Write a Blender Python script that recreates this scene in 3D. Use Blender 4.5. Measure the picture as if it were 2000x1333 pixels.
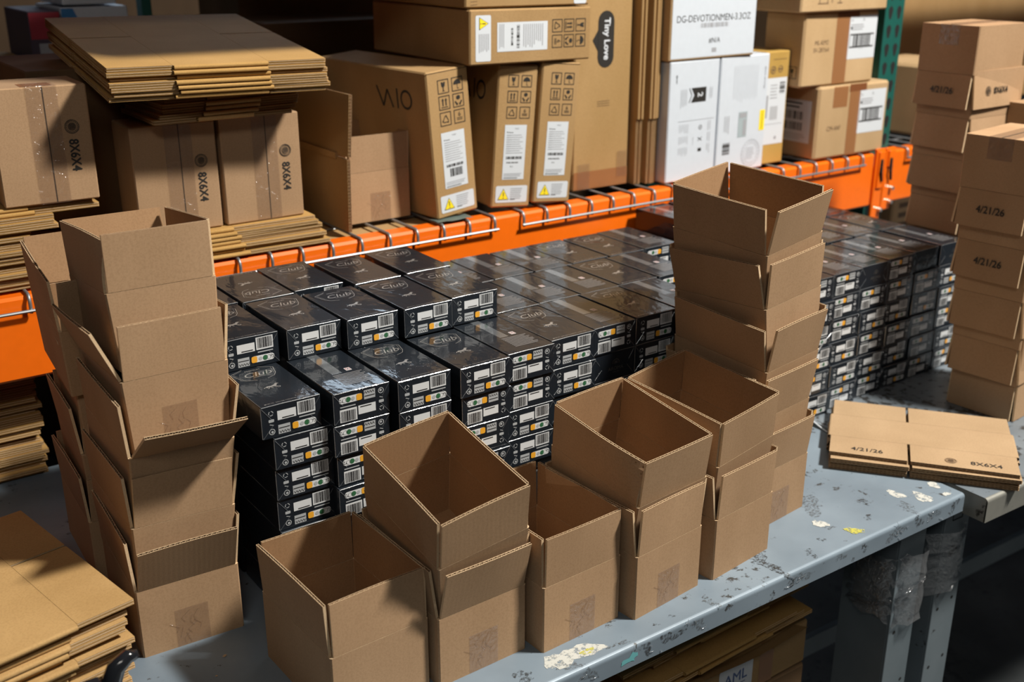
import bpy, bmesh, math, random
from mathutils import Matrix, Vector, Euler
rnd = random.Random(7)
R = math.radians
sc = bpy.context.scene
for o in list(bpy.data.objects):
    bpy.data.objects.remove(o)
COL = sc.collection

# ------------------------------------------------------------------ camera
cam_data = bpy.data.cameras.new('camera')
cam_data.sensor_width = 36.0
cam_data.lens = 2154.0 / 2000.0 * 36.0
cam_data.clip_start = 0.05
cam_data.clip_end = 60
cam = bpy.data.objects.new('camera', cam_data)
COL.objects.link(cam)
PITCH, ANG = 0.353775, 0.959025
fw = Vector((math.cos(ANG) * math.cos(PITCH), math.sin(ANG) * math.cos(PITCH), -math.sin(PITCH)))
cam.location = (0, 0, 0.915)
cam.rotation_euler = fw.to_track_quat('-Z', 'Y').to_euler()
cam_data.dof.use_dof = True
cam_data.dof.focus_distance = 1.56
cam_data.dof.aperture_fstop = 4.5
sc.camera = cam

# ------------------------------------------------------------------ world and lamps
world = bpy.data.worlds.new('world')
sc.world = world
world.use_nodes = True
bg = world.node_tree.nodes['Background']
bg.inputs[0].default_value = (0.62, 0.72, 0.85, 1)
bg.inputs[1].default_value = 0.012


def area_lamp(name, loc, target, size_x, size_y, power, colour):
    d = bpy.data.lights.new(name, 'AREA')
    d.shape = 'RECTANGLE'
    d.size, d.size_y = size_x, size_y
    d.energy = power
    d.color = colour
    o = bpy.data.objects.new(name, d)
    o.location = loc
    o.rotation_euler = (Vector(target) - Vector(loc)).to_track_quat('-Z', 'Y').to_euler()
    COL.objects.link(o)
    return o


area_lamp('high_bay_lamp', (2.56, -0.28, 3.40), (1.25, 1.40, 0.25), 0.40, 0.30, 176, (1.0, 0.945, 0.85))
area_lamp('left_fill_light', (-0.9, -1.2, 2.7), (0.9, 1.3, 0.2), 1.4, 0.25, 11, (1.0, 0.95, 0.86))  # unseen fill light added to lift the left-facing sides
area_lamp('far_sheen_light', (2.9, 5.4, 2.45), (1.0, 1.6, 0.4), 3.2, 0.9, 26, (0.70, 0.85, 1.0))  # unseen light added for bluish reflections on the black carton tops

vs = sc.view_settings
vs.view_transform = 'Standard'
vs.look = 'None'
vs.gamma = 1
vs.use_curve_mapping = False
vs.exposure = 0.72

# ------------------------------------------------------------------ materials
MATS = {}


def new_mat(name):
    m = bpy.data.materials.new(name)
    m.use_nodes = True
    MATS[name] = m
    nt = m.node_tree
    return m, nt, nt.nodes['Principled BSDF']


def plain(name, col, rough=0.6, metal=0.0, coat=0.0, spec=0.5, noise=0.0, alpha=1.0):
    m, nt, p = new_mat(name)
    p.inputs['Base Color'].default_value = (*col, 1)
    p.inputs['Roughness'].default_value = rough
    p.inputs['Metallic'].default_value = metal
    p.inputs['Coat Weight'].default_value = coat
    p.inputs['Coat Roughness'].default_value = 0.08
    p.inputs['Specular IOR Level'].default_value = spec
    p.inputs['Alpha'].default_value = alpha
    if noise:
        tc = nt.nodes.new('ShaderNodeTexCoord')
        n = nt.nodes.new('ShaderNodeTexNoise')
        n.inputs['Scale'].default_value = 60
        n.inputs['Detail'].default_value = 4
        nt.links.new(tc.outputs['Object'], n.inputs['Vector'])
        mx = nt.nodes.new('ShaderNodeMixRGB')
        mx.blend_type = 'MULTIPLY'
        mx.inputs[0].default_value = noise
        mx.inputs[1].default_value = (*col, 1)
        nt.links.new(n.outputs['Fac'], mx.inputs[2])
        nt.links.new(mx.outputs[0], p.inputs['Base Color'])
    return m


def cardboard(name, c1, c2, flute=True, rough=0.82, stain=0.18, axis='XY', pitch=0.0068):
    m, nt, p = new_mat(name)
    N, L = nt.nodes, nt.links
    tc = N.new('ShaderNodeTexCoord')
    info = N.new('ShaderNodeObjectInfo')
    off = N.new('ShaderNodeVectorMath')
    off.operation = 'ADD'
    rs = N.new('ShaderNodeVectorMath')
    rs.operation = 'SCALE'
    rs.inputs['Scale'].default_value = 7.0
    cmb = N.new('ShaderNodeCombineXYZ')
    for k in range(3):
        L.new(info.outputs['Random'], cmb.inputs[k])
    L.new(cmb.outputs[0], rs.inputs[0])
    L.new(tc.outputs['Object'], off.inputs[0])
    L.new(rs.outputs[0], off.inputs[1])
    mp = N.new('ShaderNodeMapping')
    mp.inputs['Scale'].default_value = (1, 1, 0.35)
    L.new(off.outputs[0], mp.inputs['Vector'])
    n1 = N.new('ShaderNodeTexNoise')
    n1.inputs['Scale'].default_value = 9
    n1.inputs['Detail'].default_value = 5
    L.new(mp.outputs[0], n1.inputs['Vector'])
    n2 = N.new('ShaderNodeTexNoise')
    n2.inputs['Scale'].default_value = 420
    n2.inputs['Detail'].default_value = 3
    L.new(off.outputs[0], n2.inputs['Vector'])
    r = N.new('ShaderNodeValToRGB')
    r.color_ramp.elements[0].position = 0.3
    r.color_ramp.elements[1].position = 0.72
    r.color_ramp.elements[0].color = (*c1, 1)
    r.color_ramp.elements[1].color = (*c2, 1)
    L.new(n1.outputs['Fac'], r.inputs[0])
    # fine fibre flecks
    mx = N.new('ShaderNodeMixRGB')
    mx.blend_type = 'MULTIPLY'
    mx.inputs[0].default_value = 0.22
    rr = N.new('ShaderNodeValToRGB')
    rr.color_ramp.elements[0].position = 0.36
    rr.color_ramp.elements[1].position = 0.56
    rr.color_ramp.elements[0].color = (0.55, 0.5, 0.45, 1)
    rr.color_ramp.elements[1].color = (1, 1, 1, 1)
    L.new(n2.outputs['Fac'], rr.inputs[0])
    L.new(r.outputs[0], mx.inputs[1])
    L.new(rr.outputs[0], mx.inputs[2])
    # per-object tint
    hs = N.new('ShaderNodeHueSaturation')
    mr = N.new('ShaderNodeMapRange')
    mr.inputs[3].default_value = 0.93
    mr.inputs[4].default_value = 1.06
    L.new(info.outputs['Random'], mr.inputs[0])
    L.new(mr.outputs[0], hs.inputs['Value'])
    L.new(mx.outputs[0], hs.inputs['Color'])
    L.new(hs.outputs[0], p.inputs['Base Color'])
    p.inputs['Roughness'].default_value = rough
    p.inputs['Specular IOR Level'].default_value = 0.25
    bump = N.new('ShaderNodeBump')
    bump.inputs['Distance'].default_value = 0.0006
    bump.inputs['Strength'].default_value = 0.25
    if flute:
        sep = N.new('ShaderNodeSeparateXYZ')
        L.new(tc.outputs['Object'], sep.inputs[0])
        ad = N.new('ShaderNodeMath')
        ad.operation = 'ADD'
        L.new(sep.outputs['XYZ'.index(axis[0])], ad.inputs[0])
        L.new(sep.outputs['XYZ'.index(axis[1])], ad.inputs[1])
        mu = N.new('ShaderNodeMath')
        mu.operation = 'MULTIPLY'
        mu.inputs[1].default_value = 2 * math.pi / pitch
        L.new(ad.outputs[0], mu.inputs[0])
        si = N.new('ShaderNodeMath')
        si.operation = 'SINE'
        L.new(mu.outputs[0], si.inputs[0])
        m2 = N.new('ShaderNodeMath')
        m2.operation = 'MULTIPLY_ADD'
        m2.inputs[1].default_value = 0.09
        L.new(si.outputs[0], m2.inputs[0])
        L.new(n1.outputs['Fac'], m2.inputs[2])
        L.new(m2.outputs[0], bump.inputs['Height'])
    else:
        L.new(n1.outputs['Fac'], bump.inputs['Height'])
    L.new(bump.outputs[0], p.inputs['Normal'])
    return m


KRAFT = cardboard('kraft_board', (0.365, 0.23, 0.128), (0.435, 0.28, 0.162))
KRAFT_IN_SHADE = cardboard('kraft_inside_shaded', (0.29, 0.168, 0.084), (0.35, 0.21, 0.11))  # darker copy of kraft: interior shade put into the board colour
KRAFT_RAW = cardboard('kraft_cut_edge', (0.60, 0.43, 0.26), (0.70, 0.52, 0.33), flute=False)
KRAFT_FLUTE_SHADE = cardboard('kraft_flute_shade', (0.20, 0.11, 0.055), (0.26, 0.15, 0.08), flute=False)  # flute paper darkened so the gaps between liners carry painted shade
KRAFT_FLAT = cardboard('kraft_flat_board', (0.43, 0.265, 0.105), (0.52, 0.33, 0.14), axis='YY')
KRAFT_PALE = cardboard('kraft_pale_board', (0.38, 0.26, 0.15), (0.46, 0.32, 0.19))
KRAFT_GOLD = cardboard('kraft_golden_board', (0.35, 0.215, 0.09), (0.41, 0.26, 0.118), flute=False)
KRAFT_WIDE = cardboard('kraft_wide_flute_board', (0.36, 0.225, 0.09), (0.42, 0.27, 0.12), axis='ZZ', pitch=0.011)
KRAFT_TAN = cardboard('kraft_shipping_board', (0.43, 0.29, 0.15), (0.52, 0.36, 0.20), flute=False)
KRAFT_MUSTARD = cardboard('mustard_board', (0.40, 0.25, 0.06), (0.47, 0.30, 0.085), flute=False)
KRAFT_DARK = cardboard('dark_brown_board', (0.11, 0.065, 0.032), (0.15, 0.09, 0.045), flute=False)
INK = plain('black_print_ink', (0.022, 0.02, 0.018), 0.55)
INK_SOFT = plain('faded_brown_ink', (0.14, 0.085, 0.045), 0.7)
INK_GREY = plain('grey_print_ink', (0.33, 0.34, 0.37), 0.6)
WHITE = plain('white_paper_label', (0.62, 0.66, 0.71), 0.5, coat=0.15)
WHITE_BOX = plain('white_glossy_board', (0.60, 0.655, 0.73), 0.42, noise=0.08)
YELLOW = plain('warning_yellow', (0.92, 0.72, 0.02), 0.5)
SEAM = plain('dark_board_gap', (0.03, 0.02, 0.012), 0.9)
BROWN_TAPE = plain('brown_packing_tape', (0.34, 0.15, 0.06), 0.25, alpha=0.75)
DARK_TAPE = plain('dark_brown_tape', (0.20, 0.075, 0.03), 0.3)
ORANGE = plain('orange_rack_paint', (0.93, 0.165, 0.006), 0.32, coat=0.25, noise=0.12)
GREEN = plain('green_rack_paint', (0.012, 0.105, 0.085), 0.45, noise=0.25)
ZINC = plain('galvanised_wire', (0.33, 0.35, 0.37), 0.42, metal=0.75)
BOLT = plain('zinc_bolt', (0.62, 0.62, 0.6), 0.3, metal=0.9)
BLACK_PLASTIC = plain('black_glossy_plastic', (0.012, 0.013, 0.016), 0.16, coat=0.6)
HOLE = plain('hole_shadow_black', (0.006, 0.006, 0.006), 0.9)  # shade of openings painted as flat dark patches; the pins share this black


def wrapped_black():
    m, nt, p = new_mat('black_carton_in_clear_wrap')
    N, L = nt.nodes, nt.links
    tc = N.new('ShaderNodeTexCoord')
    info = N.new('ShaderNodeObjectInfo')
    cmb = N.new('ShaderNodeCombineXYZ')
    for k in range(3):
        L.new(info.outputs['Random'], cmb.inputs[k])
    off = N.new('ShaderNodeVectorMath')
    off.operation = 'MULTIPLY_ADD'
    off.inputs[1].default_value = (11, 7, 5)
    L.new(cmb.outputs[0], off.inputs[0])
    L.new(tc.outputs['Object'], off.inputs[2])
    mp = N.new('ShaderNodeMapping')
    mp.inputs['Scale'].default_value = (1.0, 0.55, 1.0)
    mp.inputs['Rotation'].default_value = (0, 0, 0.5)
    L.new(off.outputs[0], mp.inputs['Vector'])
    n1 = N.new('ShaderNodeTexNoise')
    n1.inputs['Scale'].default_value = 22
    n1.inputs['Detail'].default_value = 2.5
    n1.inputs['Distortion'].default_value = 0.9
    L.new(mp.outputs[0], n1.inputs['Vector'])
    n2 = N.new('ShaderNodeTexNoise')
    n2.inputs['Scale'].default_value = 75
    n2.inputs['Detail'].default_value = 2
    n2.inputs['Distortion'].default_value = 1.6
    L.new(mp.outputs[0], n2.inputs['Vector'])
    mu = N.new('ShaderNodeMath')
    mu.operation = 'MULTIPLY_ADD'
    mu.inputs[1].default_value = 0.16
    L.new(n2.outputs['Fac'], mu.inputs[0])
    L.new(n1.outputs['Fac'], mu.inputs[2])
    b = N.new('ShaderNodeBump')
    b.inputs['Strength'].default_value = 0.36
    b.inputs['Distance'].default_value = 0.004
    L.new(mu.outputs[0], b.inputs['Height'])
    p.inputs['Base Color'].default_value = (0.010, 0.014, 0.020, 1)
    p.inputs['Roughness'].default_value = 0.5
    p.inputs['Specular IOR Level'].default_value = 0.15
    p.inputs['Coat Weight'].default_value = 0.85
    p.inputs['Coat Roughness'].default_value = 0.075
    p.inputs['Coat IOR'].default_value = 1.5
    L.new(b.outputs[0], p.inputs['Coat Normal'])
    return m




def film_mat(name, tint, fac, rough, bump=0.0, base=(0.8, 0.8, 0.8), body=0.0):
    """thin clear film: see-through with a glossy skin, a little body colour"""
    m, nt, p = new_mat(name)
    N, L = nt.nodes, nt.links
    tr = N.new('ShaderNodeBsdfTransparent')
    tr.inputs[0].default_value = (*tint, 1)
    gl = N.new('ShaderNodeBsdfGlossy')
    gl.inputs['Color'].default_value = (0.95, 0.97, 1, 1)
    gl.inputs['Roughness'].default_value = rough
    df = N.new('ShaderNodeBsdfDiffuse')
    df.inputs[0].default_value = (*base, 1)
    m1, m2 = N.new('ShaderNodeMixShader'), N.new('ShaderNodeMixShader')
    m1.inputs[0].default_value = fac
    m2.inputs[0].default_value = body
    L.new(tr.outputs[0], m1.inputs[1])
    L.new(gl.outputs[0], m1.inputs[2])
    L.new(m1.outputs[0], m2.inputs[1])
    L.new(df.outputs[0], m2.inputs[2])
    if bump:
        tc = N.new('ShaderNodeTexCoord')
        n = N.new('ShaderNodeTexNoise')
        n.inputs['Scale'].default_value = 90
        n.inputs['Detail'].default_value = 3
        n.inputs['Distortion'].default_value = 1.5
        b = N.new('ShaderNodeBump')
        b.inputs['Strength'].default_value = bump
        b.inputs['Distance'].default_value = 0.003
        L.new(tc.outputs['Object'], n.inputs['Vector'])
        L.new(n.outputs['Fac'], b.inputs['Height'])
        L.new(b.outputs[0], gl.inputs['Normal'])
    L.new(m2.outputs[0], N['Material Output'].inputs['Surface'])
    return m


def residue(name, col, thr, scale=120, wid=0.06, amax=1.0):
    """patchy residue: grains of it are missing"""
    m, nt, p = new_mat(name)
    N, L = nt.nodes, nt.links
    tc = N.new('ShaderNodeTexCoord')
    n = N.new('ShaderNodeTexNoise')
    n.inputs['Scale'].default_value = scale
    n.inputs['Detail'].default_value = 6
    n.inputs['Roughness'].default_value = 0.7
    L.new(tc.outputs['Object'], n.inputs['Vector'])
    r = N.new('ShaderNodeValToRGB')
    r.color_ramp.elements[0].position = thr
    r.color_ramp.elements[1].position = thr + wid
    r.color_ramp.elements[1].color = (amax, amax, amax, 1)
    L.new(n.outputs['Fac'], r.inputs[0])
    L.new(r.outputs[0], p.inputs['Alpha'])
    p.inputs['Base Color'].default_value = (*col, 1)
    p.inputs['Roughness'].default_value = 0.55
    return m


PACK_TAPE = film_mat('clear_packing_tape', (0.92, 0.90, 0.885), 0.065, 0.13, 0.9, (0.38, 0.29, 0.23), 0.08)
BLACK_BOX = wrapped_black()
WRAP_EDGE = film_mat('clear_wrap_fold', (1, 1, 1), 0.30, 0.16, 0.0, (0.5, 0.55, 0.6), 0.12)
B_WHITE = plain('carton_white_print', (0.66, 0.68, 0.70), 0.35, coat=0.6)
B_GREY = plain('carton_grey_print', (0.40, 0.42, 0.44), 0.35, coat=0.6)
B_SILVER = plain('carton_silver_foil', (0.42, 0.41, 0.40), 0.32, metal=0.5, coat=0.5)
B_DIM = plain('carton_dim_emboss', (0.10, 0.095, 0.09), 0.3, metal=0.3, coat=0.6)
B_ORANGE = plain('carton_orange_print', (0.80, 0.38, 0.03), 0.4, coat=0.6)
B_GREEN = plain('carton_green_print', (0.03, 0.13, 0.055), 0.4, coat=0.6)
B_RED = plain('carton_red_print', (0.5, 0.05, 0.05), 0.4, coat=0.6)
B_TEXT = plain('carton_small_text', (0.15, 0.15, 0.155), 0.4, coat=0.6)
B_BLACK = plain('carton_black_bar', (0.02, 0.02, 0.022), 0.4, coat=0.6)


def steel_paint(name, base, scratch, dark, dark_thr=0.60, metal=0.15):
    m, nt, p = new_mat(name)
    N, L = nt.nodes, nt.links
    tc = N.new('ShaderNodeTexCoord')
    n1 = N.new('ShaderNodeTexNoise')
    n1.inputs['Scale'].default_value = 5
    n1.inputs['Detail'].default_value = 6
    L.new(tc.outputs['Object'], n1.inputs['Vector'])
    r1 = N.new('ShaderNodeValToRGB')
    r1.color_ramp.elements[0].color = (base[0] * 0.86, base[1] * 0.87, base[2] * 0.88, 1)
    r1.color_ramp.elements[1].color = (*scratch, 1)
    r1.color_ramp.elements[0].position = 0.35
    r1.color_ramp.elements[1].position = 0.75
    L.new(n1.outputs['Fac'], r1.inputs[0])
    n2 = N.new('ShaderNodeTexNoise')
    n2.inputs['Scale'].default_value = 42
    n2.inputs['Detail'].default_value = 7
    n2.inputs['Roughness'].default_value = 0.68
    L.new(tc.outputs['Object'], n2.inputs['Vector'])
    n3 = N.new('ShaderNodeTexNoise')
    n3.inputs['Scale'].default_value = 6.5
    n3.inputs['Detail'].default_value = 3
    L.new(tc.outputs['Object'], n3.inputs['Vector'])
    ad = N.new('ShaderNodeMath')
    ad.operation = 'MULTIPLY_ADD'
    ad.inputs[1].default_value = 0.55
    L.new(n3.outputs['Fac'], ad.inputs[0])
    L.new(n2.outputs['Fac'], ad.inputs[2])
    r2 = N.new('ShaderNodeValToRGB')
    r2.color_ramp.elements[0].position = dark_thr + 0.31
    r2.color_ramp.elements[1].position = dark_thr + 0.36
    L.new(ad.outputs[0], r2.inputs[0])
    mx = N.new('ShaderNodeMixRGB')
    L.new(r2.outputs[0], mx.inputs[0])
    L.new(r1.outputs[0], mx.inputs[1])
    mx.inputs[2].default_value = (*dark, 1)
    L.new(mx.outputs[0], p.inputs['Base Color'])
    p.inputs['Metallic'].default_value = metal
    mr = N.new('ShaderNodeMapRange')
    mr.inputs[3].default_value = 0.34
    mr.inputs[4].default_value = 0.58
    L.new(n2.outputs['Fac'], mr.inputs[0])
    L.new(mr.outputs[0], p.inputs['Roughness'])
    b = N.new('ShaderNodeBump')
    b.inputs['Strength'].default_value = 0.12
    b.inputs['Distance'].default_value = 0.001
    L.new(n2.outputs['Fac'], b.inputs['Height'])
    L.new(b.outputs[0], p.inputs['Normal'])
    return m


BENCH = steel_paint('blue_grey_bench_paint', (0.20, 0.255, 0.31), (0.255, 0.32, 0.385), (0.055, 0.058, 0.06), 0.60)
BENCH_WORN = steel_paint('worn_bench_steel', (0.19, 0.225, 0.26), (0.33, 0.38, 0.43), (0.05, 0.05, 0.05), 0.50, 0.35)
BENCH_EDGE = steel_paint('bare_steel_edge', (0.36, 0.36, 0.33), (0.46, 0.45, 0.40), (0.10, 0.095, 0.085), 0.60, 0.6)
LEG_PAINT = steel_paint('bench_leg_paint', (0.14, 0.18, 0.205), (0.19, 0.23, 0.26), (0.05, 0.055, 0.06), 0.66)
FLOOR_M = steel_paint('sealed_concrete', (0.05, 0.055, 0.058), (0.085, 0.092, 0.096), (0.028, 0.03, 0.032), 0.56, 0.0)
PAINT_WHITE = residue('white_paint_residue', (0.54, 0.55, 0.52), 0.38, 90, 0.12, 0.95)
PAINT_YELLOW = residue('yellow_marker_paint', (0.52, 0.49, 0.09), 0.41, 120, 0.12, 0.9)
GREASE = residue('dark_tape_grime', (0.04, 0.04, 0.04), 0.46, 210, 0.16, 0.85)
GRIME_GREY = residue('grey_tape_residue', (0.085, 0.085, 0.083), 0.46, 240, 0.2, 0.75)
FILM = film_mat('clear_stretch_film', (0.93, 0.94, 0.95), 0.30, 0.13, 1.0, (0.6, 0.62, 0.65), 0.10)
TEAL = plain('teal_sticker_scrap', (0.14, 0.42, 0.45), 0.5)
BLUE_PRINT = plain('blue_label_ink', (0.06, 0.11, 0.28), 0.5)
CYAN_PRINT = plain('blue_box_print', (0.05, 0.22, 0.5), 0.5)
RED_PRINT = plain('red_box_print', (0.33, 0.03, 0.05), 0.5)


# ------------------------------------------------------------------ builders
def link(name, mesh, parent=None):
    o = bpy.data.objects.new(name, mesh)
    COL.objects.link(o)
    if parent is not None:
        o.parent = parent
    return o


def empty(name, loc=(0, 0, 0), rot=(0, 0, 0)):
    o = bpy.data.objects.new(name, None)
    o.empty_display_size = 0.02
    o.location = loc
    o.rotation_euler = rot
    COL.objects.link(o)
    return o


def tag(o, label, cat, group=None, kind=None):
    if label:
        o['label'] = label
    if cat:
        o['category'] = cat
    if group:
        o['group'] = group
    if kind:
        o['kind'] = kind
    return o


class MB:
    """collects verts / faces with material slots"""

    def __init__(self):
        self.v, self.f, self.m, self.mats = [], [], [], []

    def slot(self, mat):
        if mat not in self.mats:
            self.mats.append(mat)
        return self.mats.index(mat)

    def face(self, pts, mat):
        b = len(self.v)
        self.v.extend([tuple(p) for p in pts])
        self.f.append(tuple(range(b, b + len(pts))))
        self.m.append(self.slot(mat))

    def grid(self, rows, mat, flip=False):
        """rows: list of equal-length point lists"""
        b = len(self.v)
        n = len(rows[0])
        for r in rows:
            self.v.extend([tuple(p) for p in r])
        s = self.slot(mat)
        for i in range(len(rows) - 1):
            for j in range(n - 1):
                q = (b + i * n + j, b + i * n + j + 1, b + (i + 1) * n + j + 1, b + (i + 1) * n + j)
                self.f.append(q[::-1] if flip else q)
                self.m.append(s)

    def box(self, x0, y0, z0, x1, y1, z1, mat, skip=''):
        b = len(self.v)
        self.v.extend([(x0, y0, z0), (x1, y0, z0), (x1, y1, z0), (x0, y1, z0),
                       (x0, y0, z1), (x1, y0, z1), (x1, y1, z1), (x0, y1, z1)])
        F = {'b': (0, 3, 2, 1), 't': (4, 5, 6, 7), 'f': (0, 1, 5, 4), 'k': (2, 3, 7, 6), 'r': (1, 2, 6, 5), 'l': (3, 0, 4, 7)}
        s = self.slot(mat)
        for k, q in F.items():
            if k not in skip:
                self.f.append(tuple(b + i for i in q))
                self.m.append(s)

    def cbox(self, x0, y0, z0, x1, y1, z1, mat, c=0.002):
        """box with chamfered edges"""
        X, Y, Z = (x0, x1), (y0, y1), (z0, z1)
        idx = {}
        b = len(self.v)
        n = 0
        for i in (0, 1):
            for j in (0, 1):
                for k in (0, 1):
                    dx, dy, dz = (c if i == 0 else -c), (c if j == 0 else -c), (c if k == 0 else -c)
                    for a, p in (('x', (X[i], Y[j] + dy, Z[k] + dz)), ('y', (X[i] + dx, Y[j], Z[k] + dz)), ('z', (X[i] + dx, Y[j] + dy, Z[k]))):
                        self.v.append(p)
                        idx[(i, j, k, a)] = b + n
                        n += 1
        s = self.slot(mat)

        def add(*ks):
            pts = [Vector(self.v[idx[k]]) for k in ks]
            cen = sum(pts, Vector()) / len(pts)
            nor = (pts[1] - pts[0]).cross(pts[2] - pts[1])
            mid = Vector(((x0 + x1) / 2, (y0 + y1) / 2, (z0 + z1) / 2))
            t = tuple(idx[k] for k in ks)
            self.f.append(t if nor.dot(cen - mid) > 0 else t[::-1])
            self.m.append(s)
        for i in (0, 1):
            add((i, 0, 0, 'x'), (i, 1, 0, 'x'), (i, 1, 1, 'x'), (i, 0, 1, 'x'))
            add((0, i, 0, 'y'), (1, i, 0, 'y'), (1, i, 1, 'y'), (0, i, 1, 'y'))
            add((0, 0, i, 'z'), (1, 0, i, 'z'), (1, 1, i, 'z'), (0, 1, i, 'z'))
        for i in (0, 1):
            for j in (0, 1):
                add((i, j, 0, 'x'), (i, j, 1, 'x'), (i, j, 1, 'y'), (i, j, 0, 'y'))
                add((i, 0, j, 'x'), (i, 1, j, 'x'), (i, 1, j, 'z'), (i, 0, j, 'z'))
                add((0, i, j, 'y'), (1, i, j, 'y'), (1, i, j, 'z'), (0, i, j, 'z'))
                for k in (0, 1):
                    add((i, j, k, 'x'), (i, j, k, 'y'), (i, j, k, 'z'))

    def tube(self, pts, r, mat, n=8, caps=True):
        pts = [Vector(p) for p in pts]
        rows = []
        up = None
        for i, p in enumerate(pts):
            d = (pts[min(i + 1, len(pts) - 1)] - pts[max(i - 1, 0)]).normalized()
            if up is None:
                up = Vector((0, 0, 1)) if abs(d.z) < 0.9 else Vector((0, 1, 0))
            s = d.cross(up)
            if s.length < 1e-4:
                s = d.cross(Vector((1, 0, 0)))
            s.normalize()
            up = s.cross(d).normalized()
            rr = r[i] if isinstance(r, (list, tuple)) else r
            rows.append([p + rr * (math.cos(a) * s + math.sin(a) * up) for a in [2 * math.pi * k / n for k in range(n + 1)]])
        self.grid(rows, mat)
        if caps:
            self.face(rows[0][:-1], mat)
            self.face(rows[-1][:-1][::-1], mat)

    def mesh(self, name, smooth=False):
        me = bpy.data.meshes.new(name)
        me.from_pydata(self.v, [], self.f)
        for m in self.mats:
            me.materials.append(m)
        me.polygons.foreach_set('material_index', self.m)
        if smooth:
            me.polygons.foreach_set('use_smooth', [True] * len(self.f))
        me.update()
        return me

    def build(self, name, parent=None, smooth=False):
        return link(name, self.mesh(name, smooth), parent)


_font_cache = {}


def glyphs(s):
    if s not in _font_cache:
        c = bpy.data.curves.new('lettering', 'FONT')
        c.body = s
        c.size = 1.0
        c.resolution_u = 3
        o = bpy.data.objects.new('lettering', c)
        COL.objects.link(o)
        me = bpy.data.meshes.new_from_object(o)
        vs_ = [tuple(v.co[:2]) for v in me.vertices]
        fs_ = [tuple(p.vertices) for p in me.polygons]
        bpy.data.objects.remove(o)
        bpy.data.meshes.remove(me)
        bpy.data.curves.remove(c)
        _font_cache[s] = (vs_, fs_)
    return _font_cache[s]


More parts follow.
